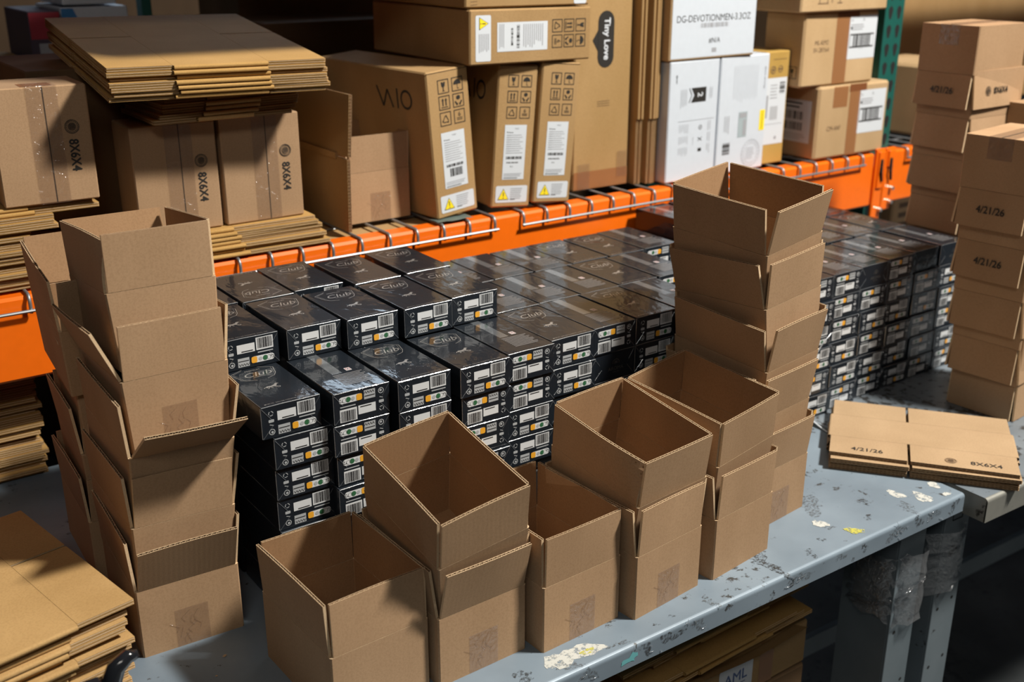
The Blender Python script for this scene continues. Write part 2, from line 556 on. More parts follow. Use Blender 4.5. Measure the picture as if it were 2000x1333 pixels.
class Print(MB):
    """flat print laid on a face: u to the right, v up, w off the surface"""

    def __init__(self, origin, u, v, off=0.0004):
        super().__init__()
        self.o, self.u, self.vv = Vector(origin), Vector(u).normalized(), Vector(v).normalized()
        self.n = self.u.cross(self.vv)
        self.off = off
        self.turn = (0, 0, 0)

    def P(self, x, y, lay=0):
        cx, cy, a = self.turn
        if a:
            dx, dy = x - cx, y - cy
            x, y = cx + dx * math.cos(a) - dy * math.sin(a), cy + dx * math.sin(a) + dy * math.cos(a)
        return self.o + self.u * x + self.vv * y + self.n * (self.off + lay * 0.00025)

    def rect(self, x0, y0, x1, y1, mat, lay=0):
        self.face([self.P(x0, y0, lay), self.P(x1, y0, lay), self.P(x1, y1, lay), self.P(x0, y1, lay)], mat)

    def poly(self, pts, mat, lay=0):
        self.face([self.P(x, y, lay) for x, y in pts], mat)

    def frame(self, x0, y0, x1, y1, t, mat, lay=0):
        self.rect(x0, y0, x1, y0 + t, mat, lay)
        self.rect(x0, y1 - t, x1, y1, mat, lay)
        self.rect(x0, y0 + t, x0 + t, y1 - t, mat, lay)
        self.rect(x1 - t, y0 + t, x1, y1 - t, mat, lay)

    def disc(self, cx, cy, r, mat, lay=0, a0=0, a1=2 * math.pi, n=20):
        self.poly([(cx + r * math.cos(a0 + (a1 - a0) * k / n), cy + r * math.sin(a0 + (a1 - a0) * k / n)) for k in range(n + (0 if a1 - a0 > 6.28 else 1))], mat, lay)

    def arc(self, cx, cy, r, t, mat, lay=0, a0=0, a1=2 * math.pi, n=22):
        A = [a0 + (a1 - a0) * k / n for k in range(n + 1)]
        self.grid([[self.P(cx + (r - t) * math.cos(a), cy + (r - t) * math.sin(a), lay) for a in A],
                   [self.P(cx + r * math.cos(a), cy + r * math.sin(a), lay) for a in A]], mat, flip=True)

    def line(self, x0, y0, x1, y1, t, mat, lay=0):
        d = Vector((x1 - x0, y1 - y0))
        n = Vector((-d.y, d.x)).normalized() * t / 2
        self.poly([(x0 - n.x, y0 - n.y), (x1 - n.x, y1 - n.y), (x1 + n.x, y1 + n.y), (x0 + n.x, y0 + n.y)], mat, lay)

    def rrect(self, x0, y0, x1, y1, r, mat, lay=0):
        pts = []
        for cx, cy, a in ((x1 - r, y1 - r, 0), (x0 + r, y1 - r, 90), (x0 + r, y0 + r, 180), (x1 - r, y0 + r, 270)):
            for k in range(5):
                t = R(a + 22.5 * k)
                pts.append((cx + r * math.cos(t), cy + r * math.sin(t)))
        self.poly(pts, mat, lay)

    def text(self, s, x, y, size, mat, lay=0, rot=0, align='c', shear=0, sx=1.0, bold=0):
        vs_, fs_ = glyphs(s)
        if not vs_:
            return
        w0, w1 = min(p[0] for p in vs_), max(p[0] for p in vs_)
        h0, h1 = min(p[1] for p in vs_), max(p[1] for p in vs_)
        ax = {'c': (w0 + w1) / 2, 'l': w0, 'r': w1}[align]
        ay = (h0 + h1) / 2
        k = size / (h1 - h0) if len(s) else size
        ca, sa = math.cos(R(rot)), math.sin(R(rot))
        offs = [(0, 0)] if not bold else [(-bold, 0), (bold, 0), (0, bold), (0, -bold)]
        sl = self.slot(mat)
        for n_, (bx, by) in enumerate(offs):
            b = len(self.v)
            for px, py in vs_:
                X = (px - ax + shear * (py - h0)) * k * sx + bx
                Y = (py - ay) * k + by
                self.v.append(tuple(self.P(x + X * ca - Y * sa, y + X * sa + Y * ca, lay + 0.2 * n_)))
            for f in fs_:
                self.f.append(tuple(b + i for i in f))
                self.m.append(sl)

    def barcode(self, x0, y0, x1, y1, mat, lay=0, n=24, seed=1, vertical=True):
        g = random.Random(seed)
        x, e = (x0, x1) if vertical else (y0, y1)
        step = (e - x) / n
        while x < e:
            w = step * g.choice((0.35, 0.5, 0.8))
            if vertical:
                self.rect(x, y0, min(x + w, e), y1, mat, lay)
            else:
                self.rect(x0, x, x1, min(x + w, e), mat, lay)
            x += step * g.choice((0.8, 1.0, 1.3))

    def lines(self, x0, y0, x1, y1, n, mat, lay=0, seed=3, t=0.35, horizontal=True, ragged=0.35):
        g = random.Random(seed)
        for k in range(n):
            f = 1 - ragged * g.random()
            if horizontal:
                y = y1 - (y1 - y0) * (k + 0.5) / n
                h = (y1 - y0) / n * t / 2
                self.rect(x0, y - h, x0 + (x1 - x0) * f, y + h, mat, lay)
            else:
                x = x0 + (x1 - x0) * (k + 0.5) / n
                h = (x1 - x0) / n * t / 2
                self.rect(x - h, y1 - (y1 - y0) * f, x + h, y1, mat, lay)


ORD = ['first', 'second', 'third', 'fourth', 'fifth', 'sixth', 'seventh', 'eighth', 'ninth', 'tenth', 'eleventh', 'twelfth', 'thirteenth',
       'fourteenth', 'fifteenth', 'sixteenth', 'seventeenth', 'eighteenth', 'nineteenth', 'twentieth', 'twenty-first', 'twenty-second', 'twenty-third', 'twenty-fourth', 'twenty-fifth']

# ------------------------------------------------------------------ the place: floor, benches, rack
FLOOR_Z = -0.86
m = MB()
m.box(-6, -4, FLOOR_Z - 0.1, 9, 9, FLOOR_Z, FLOOR_M)
tag(m.build('floor'), 'dark sealed concrete warehouse floor', None, kind='structure')


def bench_top(x0, x1, y0, y1, lip, mat, edge_mat, r=0.007):
    """folded sheet top with a rounded nose along the front and the two ends"""
    b = MB()
    prof = [(y1, 0.0)]
    for k in range(7):
        a = R(90 + 15 * k)
        prof.append((y0 + r + r * math.cos(a), -r + r * math.sin(a)))
    prof += [(y0, -lip), (y0 + 0.003, -lip), (y0 + 0.003, -0.012)]
    xs = [x0 + (x1 - x0) * k / 40 for k in range(41)]
    b.grid([[(x, p[0], p[1]) for p in prof[:2]] for x in xs], mat)
    b.grid([[(x, p[0], p[1]) for p in prof[1:]] for x in xs], edge_mat)
    b.box(x0, y0 + 0.003, -lip, x0 + 0.003, y1, -0.001, edge_mat)
    b.box(x1 - 0.003, y0 + 0.003, -lip, x1, y1, -0.001, edge_mat)
    b.box(x0, y1 - 0.003, -lip, x1, y1, -0.001, edge_mat)
    b.box(x0 + 0.003, y0 + 0.004, -0.012, x1 - 0.003, y1 - 0.003, -0.009, mat)
    return b


def blob(cx, cy, rx, ry, seed, a=0.0, n=18, rough=0.35):
    g = random.Random(seed)
    ph = [g.random() * 6.28 for _ in range(4)]
    out = []
    for k in range(n):
        t = 2 * math.pi * k / n
        s = 1 + rough * (0.5 * math.sin(2 * t + ph[0]) + 0.35 * math.sin(3 * t + ph[1]) + 0.3 * math.sin(5 * t + ph[2]) + 0.25 * math.sin(8 * t + ph[3]))
        x, y = rx * s * math.cos(t), ry * s * math.sin(t)
        out.append((cx + x * math.cos(a) - y * math.sin(a), cy + x * math.sin(a) + y * math.cos(a)))
    return out


bench = tag(empty('workbench', (0, 0, FLOOR_Z)), 'long blue-grey steel workbench with scuffed top under the open boxes', 'workbench')
BO = (0, 0, -FLOOR_Z)


def bpart(b, name, smooth=False):
    o = b.build(name, bench, smooth)
    o.location = BO
    return o


bpart(bench_top(-0.95, 1.628, 0.946, 1.97, 0.034, BENCH, BENCH), 'bench_top')


def channel_leg(x0, x1, y, depth, z0, z1, mat):
    b = MB()
    b.cbox(x0, y, z0, x1, y + 0.004, z1, mat, 0.001)
    b.cbox(x0, y + 0.004, z0, x0 + 0.004, y + depth, z1, mat, 0.001)
    b.cbox(x1 - 0.004, y + 0.004, z0, x1, y + depth * 0.35, z1, mat, 0.001)
    return b


def leg_holes(x0, x1, y, zs, parent, off):
    for k, z in enumerate(zs):
        for fx in (0.22, 0.78):
            p = Print((x0, y, 0), (1, 0, 0), (0, 0, 1))
            p.disc((x1 - x0) * fx, z + (0.012 if fx > 0.5 else 0), 0.0035, HOLE)
            o = p.build('bolt_hole_shade', parent)
            o.location = off


for x0 in (1.518, -0.88):
    bpart(channel_leg(x0, x0 + 0.072, 0.985, 0.11, FLOOR_Z, -0.034, LEG_PAINT), 'leg')
    bpart(channel_leg(x0, x0 + 0.072, 1.80, 0.11, FLOOR_Z, -0.034, LEG_PAINT), 'leg')
leg_holes(1.518, 1.59, 0.985, (-0.27, -0.40, -0.53, -0.66), bench, BO)
b = MB()
b.cbox(-0.85, 1.345, -0.64, 1.60, 1.36, -0.59, LEG_PAINT, 0.001)
b.cbox(1.53, 0.99, -0.64, 1.56, 1.85, -0.59, LEG_PAINT, 0.001)
b.cbox(-0.87, 0.99, -0.64, -0.84, 1.85, -0.59, LEG_PAINT, 0.001)
bpart(b, 'stringer')

# worn patches stuck on the top and on the front lip
patches = [
    ('paint_patch', PAINT_WHITE, blob(0.796, 0.977, 0.034, 0.016, 3, R(-8))),
    ('paint_patch', PAINT_WHITE, blob(0.759, 0.977, 0.019, 0.016, 5, R(10))),
    ('paint_patch', PAINT_YELLOW, blob(0.807, 0.972, 0.010, 0.006, 8)),
    ('paint_patch', PAINT_WHITE, blob(1.338, 1.021, 0.011, 0.013, 11)),
    ('paint_patch', PAINT_YELLOW, blob(1.366, 0.974, 0.009, 0.016, 12, R(30))),
    ('paint_patch', PAINT_WHITE, blob(1.528, 1.014, 0.008, 0.021, 13, R(5))),
    ('paint_patch', PAINT_WHITE, blob(1.556, 0.981, 0.012, 0.021, 14, R(8))),
    ('paint_patch', PAINT_WHITE, blob(1.611, 0.998, 0.010, 0.012, 15)),
    ('paint_patch', PAINT_WHITE, blob(1.600, 0.964, 0.008, 0.006, 16)),
    ('grime_patch', GRIME_GREY, blob(1.375, 1.078, 0.030, 0.026, 21, R(50), rough=0.6)),
    ('grime_patch', GREASE, blob(1.172, 0.993, 0.016, 0.028, 22, R(20), rough=0.9)),
    ('grime_patch', GREASE, blob(1.253, 0.967, 0.008, 0.011, 23, rough=0.9)),
    ('grime_patch', GRIME_GREY, blob(1.028, 0.963, 0.010, 0.012, 24, rough=0.8)),
    ('grime_patch', GRIME_GREY, blob(0.853, 0.960, 0.014, 0.005, 25, rough=0.8)),
    ('grime_patch', GREASE, blob(0.705, 0.978, 0.014, 0.010, 26, rough=0.8)),
    ('grime_patch', GRIME_GREY, blob(0.768, 0.961, 0.020, 0.007, 27, R(-8), rough=0.7)),
    ('grime_patch', GRIME_GREY, blob(1.503, 0.972, 0.010, 0.022, 28, rough=0.8)),
    ('grime_patch', GRIME_GREY, blob(1.340, 1.005, 0.010, 0.006, 29, rough=0.8)),
    ('grime_patch', GREASE, blob(1.300, 0.985, 0.006, 0.005, 30, rough=0.9)),
    ('grime_patch', GREASE, blob(1.42, 0.99, 0.009, 0.006, 31, rough=0.9)),
    ('grime_patch', GREASE, blob(1.46, 1.03, 0.006, 0.012, 32, rough=0.9)),
    ('grime_patch', GREASE, blob(0.957, 0.968, 0.005, 0.003, 33, rough=0.9)),
    ('grime_patch', GREASE, blob(0.925, 0.965, 0.004, 0.003, 34, rough=0.9)),
    ('grime_patch', GREASE, blob(1.085, 0.962, 0.004, 0.003, 35, rough=0.9)),
]
for k, (nm, mt, pts) in enumerate(patches):
    b = MB()
    z = 0.0003 + 0.00012 * (k % 5)
    b.face([(x, y, z) for x, y in pts], mt)
    bpart(b, nm)
lip_marks = [(0.937, -0.013, 0.020, 0.009, GREASE, 41), (0.893, -0.014, 0.009, 0.009, GREASE, 42), (0.862, -0.019, 0.013, 0.006, TEAL, 43),
             (0.79, -0.014, 0.012, 0.010, GRIME_GREY, 44), (1.205, -0.016, 0.022, 0.010, GRIME_GREY, 45), (1.19, -0.018, 0.008, 0.006, GREASE, 46),
             (1.30, -0.012, 0.010, 0.007, GRIME_GREY, 47), (1.36, -0.015, 0.008, 0.008, GREASE, 48), (1.44, -0.015, 0.020, 0.011, GRIME_GREY, 49),
             (1.50, -0.013, 0.012, 0.010, GREASE, 50), (1.545, -0.013, 0.013, 0.009, GRIME_GREY, 51), (1.60, -0.013, 0.011, 0.010, GREASE, 52),
             (0.99, -0.014, 0.014, 0.008, GRIME_GREY, 53)]
for cx, cz, rx, rz_, mt, sd in lip_marks:
    b = MB()
    b.face([(x, 0.9456, z) for x, z in blob(cx, cz, rx, rz_, sd, rough=0.7)], mt)
    bpart(b, 'grime_patch')
# wisps of old tape on the lip
for k, (cx, n) in enumerate(((1.20, 7), (1.45, 6), (1.54, 5), (0.795, 3), (0.985, 4), (0.9, 3))):
    g = random.Random(60 + k)
    b = MB()
    for i in range(n):
        x, z = cx + g.uniform(-0.022, 0.022), g.uniform(-0.03, -0.004)
        dx, dz = g.uniform(-0.012, 0.012), g.uniform(-0.012, 0.012)
        b.tube([(x, 0.9452, z), (x + dx * 0.5 + 0.002, 0.9445, z + dz * 0.5), (x + dx, 0.9452, z + dz)], 0.0005, FILM, 4)
    bpart(b, 'tape_wisp')

# neighbouring bench
bench2 = tag(empty('workbench', (1.641, 0.910, FLOOR_Z), (0, 0, R(-1.0))), 'second steel workbench with bare metal edge under the tall taped stacks', 'workbench')
o = bench_top(0.0, 1.9, 0.0, 1.05, 0.046, BENCH_WORN, BENCH_EDGE).build('bench_top', bench2)
o.location = (0, 0, -FLOOR_Z)
for x0 in (0.004, 1.8):
    for y0 in (0.075, 0.9):
        o = channel_leg(x0, x0 + 0.072, y0, 0.10, FLOOR_Z, -0.045, LEG_PAINT).build('leg', bench2)
        o.location = (0, 0, -FLOOR_Z)
leg_holes(0.004, 0.076, 0.075, (-0.27, -0.40, -0.53, -0.66), bench2, (0, 0, -FLOOR_Z))
p = Print((0.004, 0.075, 0), (1, 0, 0), (0, 0, 1))
p.disc(0.036, -0.15, 0.013, HOLE)
p.frame(0.02, -0.085, 0.05, -0.07, 0.002, HOLE)
o = p.build('leg_cutout_shade', bench2)
o.location = (0, 0, -FLOOR_Z)
b = MB()
b.cbox(0.05, 0.44, -0.64, 1.85, 0.455, -0.59, LEG_PAINT, 0.001)
o = b.build('stringer', bench2)
o.location = (0, 0, -FLOOR_Z)

# stretch film wound round the two legs
g = random.Random(5)
b = MB()
rows = []
N = 44
for i in range(15):
    z = -0.105 - 0.125 * i / 14
    row = []
    for k in range(N + 1):
        t = 2 * math.pi * (k % N) / N
        cx, cy, ax, ay = 1.617, 1.035, 0.108, 0.066
        s = 1 + 0.05 * math.sin(9 * t + 3.1 * i) + 0.035 * math.sin(17 * t + 1.7 * i)
        x = cx + ax * s * (abs(math.cos(t)) ** 0.6) * (1 if math.cos(t) >= 0 else -1)
        y = cy + ay * s * (abs(math.sin(t)) ** 0.6) * (1 if math.sin(t) >= 0 else -1)
        pinch = math.exp(-((x - 1.625) / 0.022) ** 2) if math.sin(t) < 0 else 0
        row.append((x, y + 0.035 * pinch, z + 0.012 * math.sin(t * 2 + i * 0.6) + 0.02 * (x - 1.617) / 0.1))
    rows.append(row)
b.grid(rows, FILM)
film = b.build('stretch_film', None, True)
tag(film, 'crumpled clear stretch film wound around the two bench legs', 'stretch film')

# pallet rack
rack = tag(empty('pallet_rack', (2.57, 1.9, FLOOR_Z)), 'pallet rack with orange beams and a green perforated upright behind the bench', 'rack')
RO = (-2.57, -1.9, -FLOOR_Z)


def rpart(b, name, smooth=False, lab=None):
    o = b.build(name, rack, smooth)
    o.location = RO
    if lab:
        o['label'] = lab
    return o


BT, BB, BY = 0.360, 0.216, 1.860


def beam(x0, x1, y=BY, d=1):
    b = MB()
    b.cbox(x0, y if d > 0 else y - 0.044, BB, x1, y + 0.044 if d > 0 else y, BT, ORANGE, 0.005)
    return b


rpart(beam(-1.0, 2.50), 'beam', lab='orange front shelf beam')
rpart(beam(2.575, 4.2), 'beam', lab='orange shelf beam of the next bay')
rpart(beam(-1.0, 2.50, 2.84), 'beam')
rpart(beam(2.575, 4.2, 2.84), 'beam')
for x0, x1, y0 in ((-1.0, 2.53, BY), (-1.0, 2.53, 2.84), (2.6, 4.2, BY)):
    b = MB()
    b.cbox(x0, y0, 0.930, x1, y0 + 0.044, 1.055, ORANGE, 0.005)
    rpart(b, 'beam')
for x0, x1, zb in ((2.50, 2.536, 0.145), (2.540, 2.578, 0.20)):
    b = MB()
    b.cbox(x0, BY - 0.006, zb, x1, BY + 0.004, 0.372, ORANGE, 0.002)
    b.cbox(x0 + 0.006, BY - 0.012, zb + 0.12, x1 - 0.006, BY - 0.005, 0.366, ORANGE, 0.002)
    rpart(b, 'beam_connector')
    b = MB()
    for z in (zb + 0.022, zb + 0.06):
        b.tube([(x1 - 0.008, BY - 0.018, z), (x1 - 0.008, BY - 0.004, z)], 0.0055, BOLT, 10)
    rpart(b, 'bolt')
    b = MB()
    b.tube([(x0 + 0.014, BY - 0.013, 0.345), (x0 + 0.012, BY - 0.016, 0.31), (x0 + 0.02, BY - 0.013, 0.285)], 0.004, HOLE, 6)
    rpart(b, 'safety_pin')


def upright(y0):
    b = MB()
    b.cbox(2.535, y0, FLOOR_Z, 2.612, y0 + 0.003, 2.2, GREEN, 0.001)
    b.cbox(2.535, y0 + 0.003, FLOOR_Z, 2.538, y0 + 0.07, 2.2, GREEN, 0.001)
    b.cbox(2.609, y0 + 0.003, FLOOR_Z, 2.612, y0 + 0.07, 2.2, GREEN, 0.001)
    return b


rpart(upright(1.905), 'upright', lab='green upright with teardrop holes')
rpart(upright(2.80), 'upright')
hole = Print((0, 0, 0), (1, 0, 0), (0, 0, 1))
hole.poly([(0.0092 * math.cos(R(a)), 0.005 + 0.0105 * math.sin(R(a))) for a in range(-20, 201, 20)] + [(-0.0045, -0.015), (0, -0.019), (0.0045, -0.015)], HOLE)
hole_me = hole.mesh('teardrop_hole_shade')
for k in range(15):
    for fx in (2.556, 2.591):
        o = link('teardrop_hole_shade', hole_me, rack)
        o.location = (fx + RO[0], 1.905 + RO[1], 0.385 + 0.048 * k + RO[2])
    q = link('teardrop_hole_shade', hole_me, rack)
    q.location = (2.535 + RO[0], 1.94 + RO[1], 0.40 + 0.048 * k + RO[2])
    q.rotation_euler = (0, 0, R(-90))

# wire decks
WZ = 0.3632
wire = MB()
wire.tube([(0, 0.95, 0), (0, 0.5, 0), (0, 0.006, 0), (0, 0.0005, -0.0015), (0, -0.0035, -0.007), (0, -0.0045, -0.014), (0, -0.0045, -0.031)], 0.0030, ZINC, 8)
wire_me = wire.mesh('wire', True)
for x0, x1, lab in ((-0.62, 0.338, 'galvanised wire deck under the left-hand pile of flattened boxes'), (0.39, 1.256, 'galvanised wire deck under the plain brown boxes'),
                    (1.330, 2.44, 'galvanised wire deck under the white boxes'), (2.63, 3.5, 'galvanised wire deck right of the green upright')):
    d = tag(empty('wire_deck', (x0, 1.856, WZ)), lab, 'wire deck')
    n = round((x1 - x0) / 0.0618)
    for k in range(n + 1):
        o = link('wire', wire_me, d)
        o.location = ((x1 - x0) * k / n, 0, 0)
    b = MB()
    b.tube([(-0.006, -0.0085, -0.026), (x1 - x0 + 0.006, -0.0085, -0.026)], 0.0030, ZINC, 8)
    b.build('front_rod', d, True)
    for yy in (0.12, 0.32, 0.52, 0.72, 0.92):
        b = MB()
        b.tube([(0, yy, -0.0055), (x1 - x0, yy, -0.0055)], 0.0026, ZINC, 6)
        b.build('cross_rod', d, True)
SHELF = 0.3665

# slip sheets lying under the wires
b = MB()
b.box(0, 0, 0, 0.66, 0.62, 0.003, KRAFT_GOLD)
o = b.build('slip_sheet')
o.location = (0.58, 1.912, 0.3515)
tag(o, 'brown cardboard slip sheet under the wires below the plain boxes', 'cardboard sheet')
b = MB()
b.grid([[(0.09 * i / 5, 0.05 * j / 4, 0.001 * math.sin(i * 2 + j)) for i in range(6)] for j in range(5)], plain('grey_green_film', (0.11, 0.15, 0.14), 0.4))
o = b.build('film_scrap', None, True)
o.location = (0.62, 1.866, SHELF + 0.002)
tag(o, 'grey-green scrap of sheet lying over the orange beam', 'plastic scrap')
b = MB()
b.grid([[(0.085 * i / 5, 0.04 * j / 4, 0.001 * math.sin(i * 2 + j)) for i in range(6)] for j in range(5)], MATS['grey_green_film'])
o = b.build('film_scrap', None, True)
o.location = (1.125, 1.862, SHELF + 0.0012)
tag(o, 'grey-green scrap of sheet under the tilted carton', 'plastic scrap')

# ------------------------------------------------------------------ open 8x6x4 boxes
BW, BD, BH, FL, TH = 0.140, 0.186, 0.1016, 0.073, 0.0038


def body_mesh(ins):
    b = MB()
    c = 0.002

    def loop(i, z, t=0.0, ch=c):
        x0, y0, x1, y1 = i + t, i + t, BW - i - t, BD - i - t
        return [(x0 + ch, y0, z), (x1 - ch, y0, z), (x1, y0 + ch, z), (x1, y1 - ch, z), (x1 - ch, y1, z), (x0 + ch, y1, z), (x0, y1 - ch, z), (x0, y0 + ch, z), (x0 + ch, y0, z)]
    rows = [loop(ins * (1 - k / 6), BH * k / 6) for k in range(7)]
    b.grid(rows, KRAFT)
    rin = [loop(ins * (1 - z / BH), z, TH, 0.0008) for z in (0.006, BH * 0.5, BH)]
    b.grid(rin, KRAFT_IN_SHADE, flip=True)
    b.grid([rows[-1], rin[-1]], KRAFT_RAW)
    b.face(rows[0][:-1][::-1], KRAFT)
    b.face(rin[0][:-1], KRAFT_IN_SHADE)
    # bottom flap seam inside
    b.box(BW / 2 - 0.0008, ins + TH + 0.001, 0.0061, BW / 2 + 0.0008, BD - ins - TH - 0.001, 0.0064, SEAM)
    return b.mesh('body')


def flap_mesh(w, seed, curl=0.0, curl_end=0):
    g = random.Random(seed)
    a1, a2 = g.uniform(-0.0015, 0.0015), g.uniform(-0.0012, 0.0012)
    b = MB()
    lt = 0.00065

    def Pt(x, y, z):
        u, v = x / w, z / FL
        d = a1 * math.sin(math.pi * u) * v + a2 * (u - 0.5) * v
        dz = 0
        if curl:
            s = max(0.0, (u if curl_end else 1 - u) - 0.45) / 0.55
            d += curl * s * s * v * v
            dz = -0.012 * (1 if curl > 0 else 0.6) * s * s * v * v
        return (x, y + d, z + dz)
    nx, nz = 14, 6
    X = [w * k / nx for k in range(nx + 1)]
    Z = [0.0006 + (FL - 0.0006) * k / nz for k in range(nz + 1)]
    for y0, y1, mo, mi in ((0, lt, KRAFT, KRAFT_FLUTE_SHADE), (TH - lt, TH, KRAFT_FLUTE_SHADE, KRAFT_IN_SHADE)):
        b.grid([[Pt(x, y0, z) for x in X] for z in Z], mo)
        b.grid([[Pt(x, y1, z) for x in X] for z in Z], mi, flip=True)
        b.grid([[Pt(x, y0, FL) for x in X], [Pt(x, y1, FL) for x in X]], KRAFT_RAW)
    for x in (0, w):
        b.grid([[Pt(x, 0, z) for z in Z], [Pt(x, TH, z) for z in Z]], KRAFT_RAW)
    nf = int(w / 0.0068)
    A = TH / 2 - lt
    XS = [w * k / (nf * 8) for k in range(nf * 8 + 1)]
    wv = lambda x, e: TH / 2 + A * math.sin(2 * math.pi * nf * x / w) + e
    hw = 0.0002
    for e in (-hw, hw):
        b.grid([[Pt(x, wv(x, e), z) for x in XS] for z in (FL - 0.012, FL - 0.0006)], KRAFT_FLUTE_SHADE)
    b.grid([[Pt(x, wv(x, -hw), FL - 0.0006) for x in XS], [Pt(x, wv(x, hw), FL - 0.0006) for x in XS]], KRAFT_RAW)
    b.grid([[Pt(x, 0, Z[0]) for x in X], [Pt(x, TH, Z[0]) for x in X]], KRAFT, flip=True)
    return b.mesh('flap')


GAP = 0.0042
BODY0, BODY1 = body_mesh(0.0), body_mesh(0.0055)
FW = [flap_mesh(BW - 2 * GAP, s) for s in (1, 2, 3)]
FD = [flap_mesh(BD - 2 * GAP, s) for s in (4, 5, 6)]


def tape_mesh(ins, w=0.046, top=0.058, x0=None):
    b = MB()
    x0 = BW / 2 - w / 2 if x0 is None else x0
    g = random.Random(9)
    for k in range(8):
        za, zb = top * k / 8, top * (k + 1) / 8
        ya, yb = ins * (1 - za / BH) - 0.0005, ins * (1 - zb / BH) - 0.0005
        b.face([(x0, ya, za), (x0 + w, ya, za), (x0 + w, yb, zb), (x0, yb, zb)], PACK_TAPE)
    for k in range(9):
        xx, zz = x0 + g.random() * w, g.random() * top * 0.8
        b.tube([(xx, ins * (1 - zz / BH) - 0.0006, zz), (xx + g.uniform(-.006, .006), ins * (1 - zz / BH) - 0.0009, zz + 0.008), (xx + g.uniform(-.01, .01), ins * (1 - zz / BH) - 0.0006, zz + 0.016)], 0.0003, PACK_TAPE, 4)
    b.face([(x0, -0.0005 + ins, -0.0004), (x0 + w, -0.0005 + ins, -0.0004), (x0 + w, BD * 0.5, -0.0004), (x0, BD * 0.5, -0.0004)], PACK_TAPE)
    return b.mesh('tape')


TAPE0, TAPE1 = tape_mesh(0.0), tape_mesh(0.0055)


def date_print(w):
    p = Print((w / 2, 0, FL * 0.5), (-1, 0, 0), (0, 0, -1), off=0.0018)
    p.text('4/21/26', 0, 0, 0.0135, INK, sx=0.95, bold=0.0004)
    return p.mesh('printed_date')


def seal(p, cx, cy, r, mat, lay=0):
    p.arc(cx, cy, r, r * 0.09, mat, lay)
    p.arc(cx, cy, r * 0.84, r * 0.06, mat, lay)
    p.arc(cx, cy, r * 0.55, r * 0.07, mat, lay)
    for k in range(18):
        a = R(20 * k)
        p.line(cx + r * 0.62 * math.cos(a), cy + r * 0.62 * math.sin(a), cx + r * 0.74 * math.cos(a + 0.1), cy + r * 0.74 * math.sin(a + 0.1), r * 0.07, mat, lay)
    p.disc(cx, cy, r * 0.5, INK_SOFT, lay, n=16)
    for k in range(5):
        p.line(cx - r * 0.35, cy - r * 0.3 + r * 0.15 * k, cx + r * 0.4, cy - r * 0.15 + r * 0.13 * k, r * 0.07, mat, lay + 1)


def size_print(w):
    p = Print((w * 0.5, 0, FL * 0.5), (-1, 0, 0), (0, 0, -1), off=0.0018)
    seal(p, -0.036, 0.0, 0.0105, INK)
    p.text('8X6X4', 0.012, 0.0, 0.0135, INK, sx=0.95, bold=0.0004)
    return p.mesh('printed_size')


DATE_ME, SIZE_ME = date_print(BW - 2 * GAP), size_print(BD - 2 * GAP)


def open_box(label, pose, angles, group, nested=False, tape=True, flat_print=False, inverted=False, flaps='FRBL', special=None):
    x, y, z, rx, ry, rz = pose
    t = tag(empty('open_box', (x, y, z), (R(rx), R(ry), R(rz))), label, 'cardboard box', group)
    link('body', BODY1 if nested else BODY0, t)
    if tape:
        link('tape', TAPE1 if nested else TAPE0, t)
    specs = {'F': ((GAP, 0, BH), 0, FW), 'R': ((BW, GAP, BH), 90, FD), 'B': ((BW - GAP, BD, BH), 180, FW), 'L': ((0, BD - GAP, BH), -90, FD)}
    for k, a in zip('FRBL', angles):
        if k not in flaps:
            continue
        loc, fz, meshes = specs[k]
        me = (special or {}).get(k) or rnd.choice(meshes)
        f = link('flap', me, t)
        f.location = loc
        f.rotation_euler = (R(a), 0, R(fz))
        if flat_print:
            link('printed_text', DATE_ME if k in 'FB' else SIZE_ME, f)
    return t


